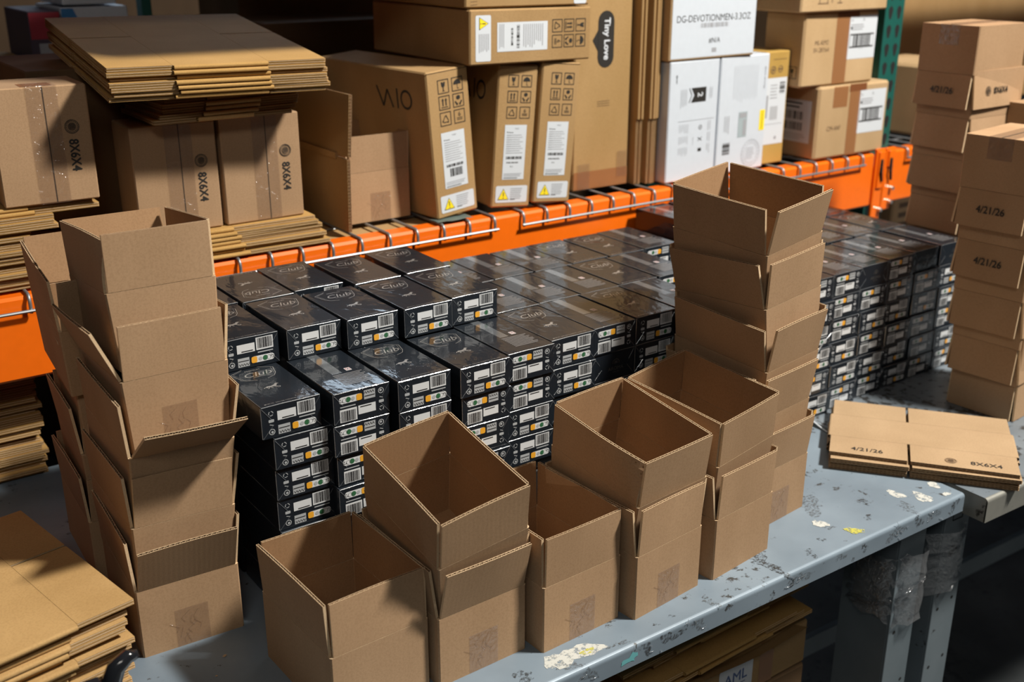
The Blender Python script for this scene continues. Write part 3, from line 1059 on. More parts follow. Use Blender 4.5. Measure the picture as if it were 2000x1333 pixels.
CURL_L = flap_mesh(BD - 2 * GAP, 11, curl=0.020, curl_end=1)
CURL_G = flap_mesh(BD - 2 * GAP, 12, curl=0.012, curl_end=1)
GF, GB, GT = 'open boxes along the front of the bench', 'tall stack of open boxes beside the black cartons', 'tall nested stacks of open boxes at the left'
P_ = {
    'A': (0.4562, 1.0276, 0.0, -0.0, -0.0, 2.5, -2, 0, 0, 3), 'B1': (0.6028, 1.0219, 0.0, 0, 0, 1.7, 14, 7, 7, 7),
    'B2': (0.6089, 1.0300, 0.0831, 11.5, -6.3, 0.4, 2, -2, 0, -1), 'C': (0.7546, 1.0030, 0.0, 0, 0, 2.7, 1, 0, 2, 1),
    'D1': (0.9064, 0.9902, 0.0, 0, 0, 5.8, 3, 7, 7, 6), 'D2': (0.9135, 1.0137, 0.0742, 9.0, -2.2, 3.4, 0, -2, 1, 3),
    'E1': (1.0706, 1.0008, 0.0, 0, 0, 6.8, 3, 7, 7, 9), 'E2': (1.0784, 1.0183, 0.0850, 5.9, -4.6, 7.2, 0, 1, -1, 0),
    'F5': (1.2240, 1.0785, 0.3660, 3.0, -6.6, 5.5, 12, -1, 3, 3), 'F4': (1.2280, 1.0665, 0.2806, -3.0, -5.1, 4.7, 8, 7, 7, 8),
    'F3': (1.2231, 1.0676, 0.1816, 4.3, -2.5, 6.4, 6, 7, 7, 10), 'F2': (1.2160, 1.0643, 0.0990, 0, -1.5, 6.2, 10, 7, 7, 7),
    'F1': (1.2228, 1.0639, 0.0, 0, 0, 6.2, 7, 7, 7, 7),
    'G5': (0.3279, 1.3180, 0.4030, -6.3, 0, -0.8, 6, 2, 8, 1), 'G4': (0.3267, 1.3010, 0.2934, -3.0, 0, 0.8, 5, 7, 7, 22),
    'G3': (0.3161, 1.2988, 0.1958, 3.0, 3.0, 0.9, 47, 7, 7, 7), 'G2': (0.3105, 1.3030, 0.0940, 1.0, 2.6, 0.1, 4, 7, 7, 6),
    'G1': (0.3089, 1.3027, 0.0, 0, 0, -2.8, 21, 7, 7, 4),
    'H4': (0.3032, 1.4990, 0.3110, 5.0, -0.6, -2.4, 7, 7, 18, 4), 'H3': (0.3169, 1.5150, 0.2166, 0, 0, -4.2, 7, 7, 7, 11),
    'H2': (0.3150, 1.5250, 0.1080, -2.0, 0, -3.6, 7, 7, 7, 6), 'H1': (0.3111, 1.5259, 0.0, 0, 0, -2.0, 7, 7, 7, 4),
}
L_ = {
    'A': ('open empty box nearest the camera at the near corner of the bench front row', GF),
    'B1': ('lower box of the two nested beside the nearest open box, tape on its end', GF),
    'B2': ('tilted upper box of the pair nested beside the nearest open box', GF),
    'C': ('single open box standing between the two nested pairs, taped end facing out', GF),
    'D1': ('lower box of the middle nested pair, wrinkled tape low on its end', GF),
    'D2': ('upper box of the middle nested pair with a bent near flap', GF),
    'E1': ('lower box of the nested pair leaning against the tall five-box stack', GF),
    'E2': ('upper wide-open box of the pair in front of the tall five-box stack', GF),
    'F5': ('topmost open box of the five-box stack in front of the black cartons', GB),
    'F4': ('second box from the top of the five-box stack before the black cartons', GB),
    'F3': ('middle box of the five-box stack, shiny tape scrap above its flaps', GB),
    'F2': ('second box from the bottom of the five-box stack before the black cartons', GB),
    'F1': ('bottom box of the five-box stack, standing on the scuffed bench top', GB),
    'G5': ('topmost open box of the tall left stack, one flap curled', GT),
    'G4': ('second box from the top of the tall left stack, side flap splayed', GT),
    'G3': ('middle box of the tall left stack with front flap folded outward', GT),
    'G2': ('second box from the bottom of the tall left stack near the flat bundle', GT),
    'G1': ('taped bottom box of the tall left stack on the dark bench', GT),
    'H4': ('topmost open box of the stack hidden behind the tall left stack', GT),
    'H3': ('second box from the top in the stack behind the tall left stack', GT),
    'H2': ('second box from the bottom in the stack behind the tall left stack', GT),
    'H1': ('bottom box in the shaded stack behind the tall left stack', GT),
}
for k in P_:
    v = P_[k]
    sp = {'D2': {'L': CURL_L}, 'G5': {'L': CURL_G}}.get(k)
    open_box(L_[k][0], v[:6], v[6:], L_[k][1], nested=k[-1] in '2345', tape=k not in ('A', 'F5', 'E1', 'H4'), special=sp)

# inverted nested stacks on the second bench (bottoms up, flaps down)
TOP_TAPE = MB()
TOP_TAPE.box(BW / 2 - 0.024, -0.0006, -0.0006, BW / 2 + 0.024, BD + 0.0006, 0.0, PACK_TAPE)
TOP_TAPE.box(BW / 2 - 0.024, -0.0006, 0, BW / 2 + 0.024, -0.0001, 0.042, PACK_TAPE)
TOP_TAPE.box(BW / 2 - 0.0008, 0.001, -0.0009, BW / 2 + 0.0008, BD - 0.001, -0.0002, SEAM)
TOP_TAPE_ME = TOP_TAPE.mesh('tape')


def inverted_stack(edges, base, top, rz, labels, group, prints):
    zt = edges[-1] + FL + BH
    for i, e in enumerate(edges):
        z = e + FL + BH
        s = z / zt
        p = [base[k] + (top[k] - base[k]) * s for k in (0, 1)]
        t = open_box(labels[i], (p[0], p[1], z, 180, 0, rz + (i * 37 % 5 - 2) * 0.7), (5, 6, 6, 6) if i else (2, 2, 2, 2), group, nested=False, tape=False, flat_print=i in prints)
        link('tape', TOP_TAPE_ME, t)


K2L = ['bottom upturned box of the stack at the right edge, slot showing',
       'second box from the bottom in the upturned stack at the right edge',
       'middle upturned box of the right edge stack, above the flat bundle',
       'upturned box below the topmost in the right edge stack, dated flap',
       'topmost taped upturned box at the right edge, dated flap below it']
inverted_stack([0.001, 0.080, 0.178, 0.281, 0.384], (1.983, 1.064), (1.937, 1.090), 96.5, K2L, 'upturned nested boxes at the right edge', (3, 4))
K1L = ['%s upturned box of the farther stack beside the green upright' % w for w in ('bottom', 'second lowest', 'third lowest', 'middle', 'third highest', 'second highest')] + ['topmost upturned box of the farther stack, size stamp and date on flaps']
inverted_stack([0.001, 0.090, 0.180, 0.275, 0.370, 0.463, 0.557], (2.272, 1.408), (2.196, 1.408), 91, K1L, 'upturned nested boxes of the farther stack', (6,))

inverted_stack([0.001, 0.098, 0.195, 0.292, 0.389], (2.352, 1.262), (2.345, 1.265), 91, ['%s upturned box of the stack barely showing between the two upturned stacks' % w for w in ('bottom', 'second lowest', 'middle', 'second highest', 'topmost')], 'upturned nested boxes half out of view', ())

# ------------------------------------------------------------------ black shrink-wrapped cartons
CW, CL, CT = 0.0860, 0.1520, 0.0472
T_ = 0.0475
b = MB()
b.cbox(0, 0, 0, CW, CL, CT, BLACK_BOX, 0.0011)
CARTON_ME = b.mesh('carton')


def recycle(p, cx, cy, r, mat, lay=0):
    for k in range(3):
        p.arc(cx, cy, r, r * 0.28, mat, lay, R(120 * k), R(120 * k + 85), 6)


def end_print(flip):
    p = Print((0, 0, 0), (1, 0, 0), (0, 0, 1), off=0.0003)
    if flip:
        p.turn = (CW / 2, CT / 2, math.pi)
    u, v = CW, CT
    recycle(p, u * .16, v * .77, 0.0036, B_GREY)
    p.rrect(u * .115, v * .50, u * .205, v * .59, 0.0012, B_GREY)
    p.line(u * .13, v * .44, u * .19, v * .40, 0.001, B_GREY)
    p.arc(u * .16, v * .21, 0.0044, 0.0011, B_GREY)
    p.disc(u * .165, v * .20, 0.0018, B_GREY)
    p.rect(u * .265, v * .52, u * .575, v * .80, B_WHITE)
    p.rect(u * .34, v * .555, u * .54, v * .585, B_BLACK, 1)
    p.rect(u * .60, v * .53, u * .90, v * .93, B_WHITE)
    p.barcode(u * .625, v * .58, u * .88, v * .91, B_BLACK, 1, n=22, seed=4)
    p.lines(u * .62, v * .435, u * .89, v * .475, 1, B_GREY, t=0.9, ragged=0)
    p.rect(u * .265, v * .09, u * .465, v * .37, B_GREY)
    p.rect(u * .275, v * .26, u * .455, v * .285, B_BLACK, 1)
    for k in range(4):
        p.line(u * (.285 + .045 * k), v * .19, u * (.305 + .045 * k), v * .12, 0.0006, B_BLACK, 1)
        p.line(u * (.325 + .045 * k), v * .19, u * (.305 + .045 * k), v * .12, 0.0006, B_BLACK, 1)
    p.rrect(u * .50, v * .14, u * .905, v * .35, 0.0042, B_WHITE)
    p.rrect(u * .50, v * .145, u * .60, v * .345, 0.0022, B_ORANGE, 1)
    p.disc(u * .66, v * .245, 0.0028, B_GREY, 1)
    p.disc(u * .745, v * .245, 0.0038, B_GREEN, 1)
    p.arc(u * .81, v * .245, 0.0034, 0.0006, B_GREY, 1)
    p.text('72', u * .865, v * .245, 0.0045, B_BLACK, 1)
    return p.mesh('printed_end')


def logo_end():
    p = Print((0, 0, 0), (1, 0, 0), (0, 0, 1), off=0.0003)
    u, v = CW * .55, CT * .56
    for a in (-60, -30, 0, 30, 60):
        p.turn = (u, v, R(a))
        p.arc(u, v + 0.0035, 0.0042, 0.0005, B_DIM, 0, R(20), R(160), 8)
        p.line(u - 0.0012, v, u - 0.0012, v + 0.005, 0.0005, B_DIM)
        p.line(u + 0.0012, v, u + 0.0012, v + 0.005, 0.0005, B_DIM)
    p.turn = (0, 0, 0)
    p.text('AROMA', u, v - 0.0085, 0.0062, B_DIM)
    p.text('PERFUMES', u, v - 0.0145, 0.0022, B_DIM)
    return p.mesh('printed_end')


def logo_top(flip):
    p = Print((0, 0, CT), (1, 0, 0), (0, 1, 0), off=0.0003)
    if flip:
        p.turn = (CW / 2, CL / 2, math.pi)
    u, v = CW, CL

    def pl(pts, t, mat):
        for (a, b_), (c, d) in zip(pts, pts[1:]):
            p.line(a * u, b_ * v, c * u, d * v, t, mat)
    pl([(.37, .93), (.13, .86), (.20, .70), (.26, .65), (.42, .615)], 0.0009, B_SILVER)
    pl([(.345, .905), (.17, .855), (.235, .70)], 0.0004, B_SILVER)
    pl([(.64, .93), (.86, .85), (.80, .71), (.74, .65), (.60, .615)], 0.0009, B_SILVER)
    pl([(.82, .85), (.77, .71)], 0.0004, B_SILVER)
    p.text('Club', u * .51, v * .765, 0.0155, B_SILVER, shear=0.35)
    p.text('PREMIUM', u * .51, v * .87, 0.0038, B_SILVER)
    p.rect(u * .40, v * .69, u * .68, v * .695, B_SILVER)
    # galloping horse emblem
    cx, cy = u * .52, v * .40
    p.poly([(cx + x * 0.001, cy + y * 0.001) for x, y in ((-11, 1), (-7, 4), (-2, 3), (3, 5), (6, 9), (9, 9), (11, 6), (8, 6), (6, 2), (3, -1), (-3, -1), (-7, 0), (-9, -3))], B_SILVER)
    for x0, y0, x1, y1 in ((3, 0, 9, -4), (2, -1, 6, -7), (-5, 0, -9, -6), (-4, -1, -2, -6), (-11, 1, -14, -2), (9, -4, 7, -7)):
        p.line(cx + x0 * .001, cy + y0 * .001, cx + x1 * .001, cy + y1 * .001, 0.0012, B_SILVER)
    p.rect(u * .10, v * .035, u * .13, v * .05, B_SILVER)
    p.text('100 ML  EAU DE TOILETTE  3.4 FL. OZ.', u * .5, v * .045, 0.0026, B_SILVER)
    return p.mesh('printed_top')


def text_top():
    u, v = CW, CL
    P3 = [Print((0, 0, CT), (1, 0, 0), (0, 1, 0), off=0.0003) for _ in range(3)]
    P3[0].lines(u * .34, v * .13, u * .88, v * .41, 9, B_TEXT, seed=8, t=0.55, ragged=0.15)
    P3[1].rect(u * .64, v * .455, u * .74, v * .525, B_WHITE)
    P3[1].frame(u * .655, v * .465, u * .725, v * .515, 0.0006, B_RED, 1)
    P3[1].rect(u * .68, v * .48, u * .70, v * .50, B_BLACK, 1)
    P3[2].rect(u * .36, v * .43, u * .54, v * .995, WRAP_EDGE)
    return [('printed_text', P3[0].mesh('printed_text')), ('hazard_sticker', P3[1].mesh('hazard_sticker')), ('wrap_seam', P3[2].mesh('wrap_seam'))]


def wrap_folds():
    b = MB()
    t = 0.00055
    e = 0.0004
    b.tube([(0.001, -e, CT - 0.0004), (CW * .35, -e, CT + 0.0004), (CW * .7, -e, CT - 0.0002), (CW - 0.001, -e, CT)], t, WRAP_EDGE, 5)
    b.tube([(0.0, 0.0, 0.002), (-0.0002, 0.0, CT - 0.001)], t * 0.8, WRAP_EDGE, 5)
    b.tube([(0.001, -e, CT - 0.002), (CW * .16, -e, CT * .60)], 0.00035, WRAP_EDGE, 4)
    b.tube([(CW - 0.001, -e, CT - 0.002), (CW * .86, -e, CT * .62)], 0.00035, WRAP_EDGE, 4)
    b.tube([(0.001, -e, 0.002), (CW * .2, -e, CT * .42)], 0.00035, WRAP_EDGE, 4)
    b.tube([(CW - 0.001, -e, 0.002), (CW * .82, -e, CT * .42)], 0.00035, WRAP_EDGE, 4)
    b.tube([(0.001, 0.001, CT + 0.0002), (0.0, CL - 0.001, CT + 0.0002)], 0.00035, WRAP_EDGE, 4)
    return b.mesh('wrap_fold', True)


END = {'N': end_print(False), 'R': end_print(True), 'A': logo_end()}
TOP = {'N': [('printed_top', logo_top(False))], 'F': [('printed_top', logo_top(True))], 'R': text_top()}
FOLD = wrap_folds()


def black_carton(x, y, z, kind, label, top=None, rz=0.0, group='black wrapped perfume cartons on the bench'):
    t = tag(empty('perfume_carton', (x, y, z), (0, 0, R(rz))), label, 'perfume box', group)
    link('carton', CARTON_ME, t)
    link('printed_end', END[kind], t)
    link('wrap_fold', FOLD, t)
    if top:
        for nm, me in TOP[top]:
            link(nm, me, t)
    return t


g = random.Random(21)
AX = [0.490, 0.588, 0.682, 0.779, 0.8675, 0.955, 1.0425, 1.133, 1.2225]
AY = [1.272, 1.258, 1.247, 1.238, 1.247, 1.257, 1.261, 1.264, 1.264]
COLK = {0: 'NNNNRNR', 1: 'RRRRNRN', 2: 'NNRNNRN', 3: 'NRRRNNR', 4: 'RRNNNRN', 5: 'NNNRRNN', 6: 'RANNRNR', 7: 'NNRNNRR', 8: 'RNN'}
LOW = {0: 0, 1: 2, 2: 3, 3: 3, 4: 3, 5: 4, 6: 4, 7: 4, 8: 4}
for c in range(9):
    for lv in range(LOW[c], 7):
        k = 6 - lv
        kd = COLK[c][k]
        dx = 0 if k == 0 else (0.014 if c == 0 else g.uniform(-0.002, 0.004))
        dy = 0 if k == 0 else g.uniform(-0.003, 0.004)
        lab = 'black wrapped perfume carton, front row, %s column, %s' % (ORD[c], 'top of its column' if k == 0 else ORD[k] + ' from the top')
        black_carton(AX[c] + dx, AY[c] + dy, lv * T_, kd, lab, (kd if kd in 'NR' else 'N') if k == 0 else None, g.uniform(-0.6, 0.6))
for i, (x, y) in enumerate(((0.495, 1.414), (0.592, 1.408), (0.683, 1.397), (0.777, 1.392), (0.8665, 1.399))):
    black_carton(x, y, 7 * T_, 'N', 'black perfume carton with script logo, raised second row, %s from the left' % ORD[i], 'N', g.uniform(-0.5, 0.5))
for i, (x, y, tp) in enumerate(((0.499, 1.572, 'N'), (0.590, 1.566, 'F'), (0.680, 1.574, 'N'), (0.776, 1.551, 'N'), (0.876, 1.556, 'N'))):
    black_carton(x, y, 7 * T_, 'N', 'black perfume carton with %slogo, raised back row by the orange beam, %s' % ('upside-down ' if tp == 'F' else 'script ', ORD[i]), tp, g.uniform(-0.6, 0.6))
for i, (x, kd) in enumerate(((0.962, 'R'), (1.050, 'R'), (1.139, 'R'), (1.228, 'N'), (1.318, 'R'))):
    black_carton(x, 1.414 + 0.002 * (i % 2), 6 * T_, kd, 'black perfume carton lying level in the middle row of the pile, %s' % ORD[i], kd, g.uniform(-0.5, 0.5))
for i, (x, kd) in enumerate(((0.976, 'R'), (1.065, 'R'), (1.154, 'R'), (1.243, 'N'), (1.333, 'N'), (1.423, 'R'))):
    black_carton(x, 1.570 + 0.002 * (i % 2), 6 * T_, kd, 'black perfume carton in the low back row nearest the orange beam, %s' % ORD[i], kd, g.uniform(-0.5, 0.5))
# further block between the five-box stack and the upturned stacks
RX = [1.622, 1.714, 1.806, 1.897, 1.990, 2.083]
RY = [1.332, 1.340, 1.345, 1.350, 1.350, 1.355]
RK = ['RRNNRN', 'RRRNNR', 'ARNRNR', 'RRNRNN', 'ARNRRR', 'ANRRNR']
for c in range(6):
    for lv in range(6):
        k = 5 - lv
        kd = RK[c][k]
        lab = 'black perfume carton right of the five-box stack, front %s column, %s' % (ORD[c], 'top' if k == 0 else ORD[k] + ' from top')
        black_carton(RX[c] + g.uniform(-0.004, 0.004), RY[c] - 0.016 * (k / 5) + g.uniform(-0.003, 0.003), lv * T_, kd, lab, 'R' if k == 0 else None, g.uniform(-1.2, 1.2))
for i, x in enumerate((1.53, 1.622, 1.714, 1.806, 1.897, 1.990, 2.083)):
    black_carton(x, 1.510, 5 * T_, 'R', 'black perfume carton, second row of the block right of the five-box stack, %s' % ORD[i], 'R' if i % 3 else 'N', g.uniform(-1, 1))
    black_carton(x + 0.004, 1.668, 5 * T_, 'R', 'black perfume carton, back row of the block right of the five-box stack, %s' % ORD[i], 'R', g.uniform(-1, 1))
black_carton(1.64, 1.69, 6 * T_, 'R', 'black perfume carton lying on top of the far back row', 'R', 2)
black_carton(1.735, 1.695, 6 * T_, 'R', 'black perfume carton on the far back row below the beam connector', 'R', -1)
CASE = plain('black_case_board', (0.01, 0.01, 0.011), 0.7)
for x0, y0, x1, y1, z1, lab in ((0.59, 1.30, 1.30, 1.395, 2 * T_ - 0.001, 'long low black case under the front row of perfume cartons'),
                                (0.50, 1.425, 0.955, 1.715, 7 * T_ - 0.001, 'tall black case under the raised perfume cartons'),
                                (0.965, 1.425, 1.50, 1.72, 6 * T_ - 0.001, 'black case under the middle rows of perfume cartons'),
                                (1.54, 1.52, 2.16, 1.81, 5 * T_ - 0.001, 'black case under the rear rows of the far carton block')):
    b = MB()
    b.cbox(0, 0, 0, x1 - x0, y1 - y0, z1, CASE, 0.003)
    o = b.build('black_case')
    o.location = (x0, y0, 0.0)
    tag(o, lab, 'case')
b = MB()
for x0, x1, z in ((0.685, 1.30, 3), (0.96, 1.30, 4)):
    b.cbox(x0 - 0.59, 0, (z - 1) * T_ + 0.0006, x1 - 0.59, 0.09, z * T_ - 0.0008, CASE, 0.002)
o = b.build('black_riser')
o.location = (0.59, 1.30, 0)
tag(o, 'stepped black riser under the front row of perfume cartons', 'case')

# a loose strip of clear strap hanging off the far block
b = MB()
b.tube([(1.625, 1.30, 0.10), (1.64, 1.312, 0.128), (1.675, 1.318, 0.158), (1.70, 1.32, 0.172)], 0.0016, WRAP_EDGE, 5)
o = b.build('plastic_strap', None, True)
tag(o, 'thin clear plastic strip hanging in front of the far black cartons', 'plastic strip')

# ------------------------------------------------------------------ flattened boxes


def flat_mesh(name, fl, h, A, B, mat=KRAFT_FLAT, prints=False, pitch=0.0068):
    """knocked-down box: x along the flutes (flap, panel, flap), y across both panels"""
    b = MB()
    V = A + B
    U = 2 * fl + h
    lt, t, gp = 0.0004, 0.0031, 0.0008
    for z0 in (0, t + gp):
        panels = [(fl, fl + h, 0.0, V, False)]
        for x0, x1 in ((0, fl - 0.0004), (fl + h + 0.0004, U)):
            for y0, y1 in ((0.002, A - 0.0025), (A + 0.0025, V - 0.002)):
                panels.append((x0, x1, y0, y1, True))
        for x0, x1, y0, y1, wave in panels:
            b.box(x0, y0, z0, x1, y1, z0 + lt, mat)
            b.box(x0, y0, z0 + t - lt, x1, y1, z0 + t, mat)
            if wave:
                n = max(4, int((y1 - y0) / pitch))
                A_ = t / 2 - lt
                YS = [y0 + (y1 - y0) * k / (n * 5) for k in range(n * 5 + 1)]
                b.grid([[(x, y, z0 + t / 2 + A_ * math.sin(2 * math.pi * n * (y - y0) / (y1 - y0))) for y in YS] for x in (x0 + 0.0003, x1 - 0.0003)], KRAFT_RAW)
                for yy in (y0 + 0.0045, y1 - 0.0045):
                    b.face([(x0, yy, z0 + lt), (x1, yy, z0 + lt), (x1, yy, z0 + t - lt), (x0, yy, z0 + t - lt)], KRAFT_FLUTE_SHADE)
    zt = 2 * t + gp
    for y, s in ((0.0, -1), (V, 1)):
        prof = [(y + s * 0.0035 * math.cos(R(a)), zt / 2 + zt / 2 * math.sin(R(a))) for a in range(-90, 91, 30)]
        b.grid([[(x, py, pz) for py, pz in prof] for x in (fl + 0.001, fl + h - 0.001)], mat)
    if prints:
        p = Print((0, 0, zt), (0, -1, 0), (1, 0, 0))
        p.text('4/21/26', -(A + B * 0.52), fl * 0.33, 0.0135, INK, sx=0.95, bold=0.0003)
        seal(p, -(A * 0.62), fl * 0.33, 0.0105, INK_SOFT)
        p.text('8X6X4', -(A * 0.30), fl * 0.33, 0.0135, INK, sx=0.95, bold=0.0003)
        base = len(b.v)
        b.v += p.v
        for f, mi in zip(p.f, p.m):
            b.f.append(tuple(base + i for i in f))
            b.m.append(b.slot(p.mats[mi]))
    return b.mesh(name)


FLAT_GOLD = cardboard('golden_flat_board', (0.42, 0.245, 0.075), (0.50, 0.30, 0.105), axis='YY')
SMALL = flat_mesh('flattened_box', FL, BH, BD, BW)
SMALL_P = flat_mesh('flattened_box', FL, BH, BD, BW, KRAFT_PALE, prints=True)
SMALL_PALE = flat_mesh('flattened_box', FL, BH, BD, BW, KRAFT_PALE)
LARGE = flat_mesh('flattened_box', 0.103, 0.159, 0.245, 0.205, FLAT_GOLD)
WIDE = flat_mesh('flattened_box', 0.160, 0.16, 0.25, 0.21, FLAT_GOLD)
FT = 0.0066


def pile(where, group, loc, rz, n, me, pitch=0.0071, jit=0.004, tilt=(0, 0), shift=None, seed=1, top_me=None, sag=0.4):
    """a bundle: every flattened box is a thing of its own"""
    g = random.Random(seed)
    for k in range(n):
        last = k == n - 1
        o = link('flattened_box', top_me if (last and top_me) else me)
        ux, uy = g.uniform(-jit, jit), g.uniform(-jit, jit)
        if shift:
            ux, uy = ux + shift(k)[0], uy + shift(k)[1]
        M = Matrix.Translation(Vector(loc)) @ Euler((R(tilt[0]), R(tilt[1]), R(rz))).to_matrix().to_4x4() @ Matrix.Translation(Vector((ux, uy, k * pitch))) @ Euler((0, 0, R(g.uniform(-sag, sag)))).to_matrix().to_4x4()
        o.matrix_world = M
        pos = 'topmost' if last else ('bottom' if k == 0 else ORD[n - 1 - k] + ' from the top')
        tag(o, ('topmost flattened box %s' % where) if last else ('flattened box, %s, %s' % (pos, where)), 'flattened box', group)


pile('of the bundle at the near left corner', 'flattened boxes at the near left corner', (0.0378, 1.173, 0.0008), 10.3, 19, SMALL, 0.0077, 0.006, seed=3, sag=1.2,
     shift=lambda k: (0.004 if k == 18 else (-0.008 + 0.006 * math.sin(k * 1.3)), 0.0))
pile('of the small bundle by the upturned stacks', 'flattened boxes by the upturned stacks', (1.713, 0.893, 0.0008), 38.0, 4, SMALL_PALE, 0.0078, 0.004, seed=5, top_me=SMALL_P, sag=0.8)
pile('of the big bundle across the shelf boxes', 'flattened boxes lying across the shelf boxes', (0.491, 1.792, 0.6658), -2.5, 7, LARGE, 0.0079, 0.004, (6.3, 0.8), seed=8,
     shift=lambda k: (0.004 * math.sin(k * 2), 0.003 * math.sin(k * 1.7)))
pile('of the shaded bundle on two shelf boxes', 'flattened boxes right on the two shelf boxes', (0.583, 1.846, 0.6165), 1.5, 5, SMALL, 0.0078, 0.006, seed=9, sag=2.0,
     shift=lambda k: (0.006 * k - 0.012, 0.004 * k))
pile('under the two stamped shelf boxes', 'flattened boxes under the two stamped shelf boxes', (0.405, 1.868, SHELF), -1.0, 7, WIDE, 0.0074, 0.005, seed=10, sag=0.8,
     shift=lambda k: (-0.004 * k, 0.002 * k))
pile('in the pile at the shelf left end', 'flattened boxes at the left end of the shelf', (-0.008, 1.872, SHELF), 0.5, 18, LARGE, 0.0074, 0.006, seed=11, sag=0.6,
     shift=lambda k: ((0.045 if 13 <= k < 16 else (0.115 if k >= 16 else 0.0)), 0.012 if k >= 16 else 0.0))
pile('in the dark pile under the orange beam', 'flattened boxes in the dark under the beam', (-0.022, 1.945, 0.0008), 0, 26, LARGE, 0.0079, 0.006, seed=12, sag=0.7)
pile('in the sagging bundle under the bench', 'flattened boxes under the bench', (0.955, 1.030, -0.205), 1.5, 11, LARGE, 0.0078, 0.012, (0, -1.5), seed=13, sag=2.2,
     shift=lambda k: (0.035 * math.sin(k * 1.1), 0.008 * math.sin(k * 2.3)))

# tall flattened boxes standing on edge between the toy box and the white boxes
STAND = flat_mesh('flattened_box', 0.15, 0.30, 0.28, 0.24, KRAFT_GOLD, pitch=0.008)
for k, (x, y, ry, h) in enumerate(((1.699, 1.915, -90, 0), (1.7075, 1.912, -90, 0), (1.726, 1.905, -90, 0), (1.7345, 1.902, -90, 0), (1.743, 1.904, -90, 0), (1.7515, 1.908, -90, 0))):
    o = link('flattened_box', STAND)
    o.location = (x, y, SHELF)
    o.rotation_euler = (0, R(ry), 0)
    tag(o, 'flattened carton standing on edge beside the toy box, %s from the toy box' % ORD[k], 'flattened box', 'flattened cartons standing on edge on the shelf')

# ------------------------------------------------------------------ cartons on the shelf


def carton(name, label, cat, loc, rot, dims, mat, group=None, c=0.0025):
    t = tag(empty(name, loc, tuple(R(a) for a in rot)), label, cat, group)
    w, d, h = dims
    b = MB()
    b.cbox(0, 0, 0, w, d, h, mat, c)
    b.build('carton_body', t)
    return t


def front(t, off=0.0005):
    return Print((0, 0, 0), (1, 0, 0), (0, 0, 1), off)


def side(d, off=0.0005):
    return Print((0, d, 0), (0, -1, 0), (0, 0, 1), off)


def topf(h, off=0.0005):
    return Print((0, 0, h), (1, 0, 0), (0, 1, 0), off)


def strip(t, pts0, pts1, mat=PACK_TAPE, name='tape'):
    b = MB()
    b.grid([pts0, pts1], mat)
    return b.build(name, t)


def seam_box(label, loc, rot, dims=(0.152, 0.105, 0.192), tape_at=0.5):
    """closed 8x6x4 box on its side: the taped top faces the viewer"""
    t = carton('shipping_box', label, 'cardboard box', loc, rot, dims, KRAFT, 'closed size-stamped boxes on the shelf', 0.002)
    w, d, h = dims
    p = front(t)
    p.rect(w * tape_at - 0.0008, 0.001, w * tape_at + 0.0008, h - 0.001, SEAM)
    p.build('flap_seam', t)
    b = MB()
    x0, x1 = w * tape_at - 0.026, w * tape_at + 0.022
    g = random.Random(int(loc[0] * 1000))
    n = 16
    rows = []
    for k in range(n + 1):
        z = h * k / n
        rows.append([(x0 + (x1 - x0) * j / 8, -0.0009 - 0.0004 * g.random(), z) for j in range(9)])
    rows.append([(x0 + (x1 - x0) * j / 8, -0.0006, h + 0.0009) for j in range(9)])
    rows.append([(x0 + (x1 - x0) * j / 8, 0.05, h + 0.0009) for j in range(9)])
    b.grid(rows, PACK_TAPE)
    b.build('tape', t)
    p = front(t)
    seal(p, w * 0.80, h * 0.645, 0.0115, INK)
    p.text('8X6X4', w * 0.80, h * 0.40, 0.0145, INK, rot=-90, sx=0.86, bold=0.0006)
    p.build('printed_text', t)
    return t


t = seam_box('closed stamped box at the far left of the shelf on flattened boxes', (0.330, 1.885, SHELF + 18 * 0.0074 + 0.001), (0, 0, -1.5), (0.148, 0.125, 0.188), 0.545)
p = topf(0.188)
p.rect(0.05, 0.004, 0.098, 0.045, BROWN_TAPE)
p.build('tape', t)
seam_box('left of the two stamped boxes standing under the flat bundles', (0.541, 1.893, SHELF + 7 * 0.0074 + 0.001), (0, 0, -1.0), (0.148, 0.105, 0.190), 0.56)
seam_box('right of the two stamped boxes standing under the flat bundles', (0.697, 1.889, SHELF + 7 * 0.0074 + 0.001), (0, 0, 0.5), (0.151, 0.105, 0.192), 0.56)
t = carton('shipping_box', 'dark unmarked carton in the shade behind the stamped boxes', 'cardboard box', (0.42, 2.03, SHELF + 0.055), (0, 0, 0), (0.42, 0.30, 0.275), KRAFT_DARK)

# plain open box with a taped end, and the large carton lying open beside it
open_box('plain pinkish-brown open box with taped end standing on the wire deck', (0.974, 1.952, SHELF + 0.0005, 0, 0, 0.5), (1, 2, 2, 2), 'open box on the shelf', tape=True)
t = tag(empty('large_carton', (0.90, 1.90, SHELF)), 'large dark carton lying open with its long flap pointing out over the beam', 'cardboard box')
b = MB()
b.cbox(-0.03, 0.29, 0, 0.058, 0.60, 0.27, KRAFT_DARK, 0.003)
b.build('carton_body', t)


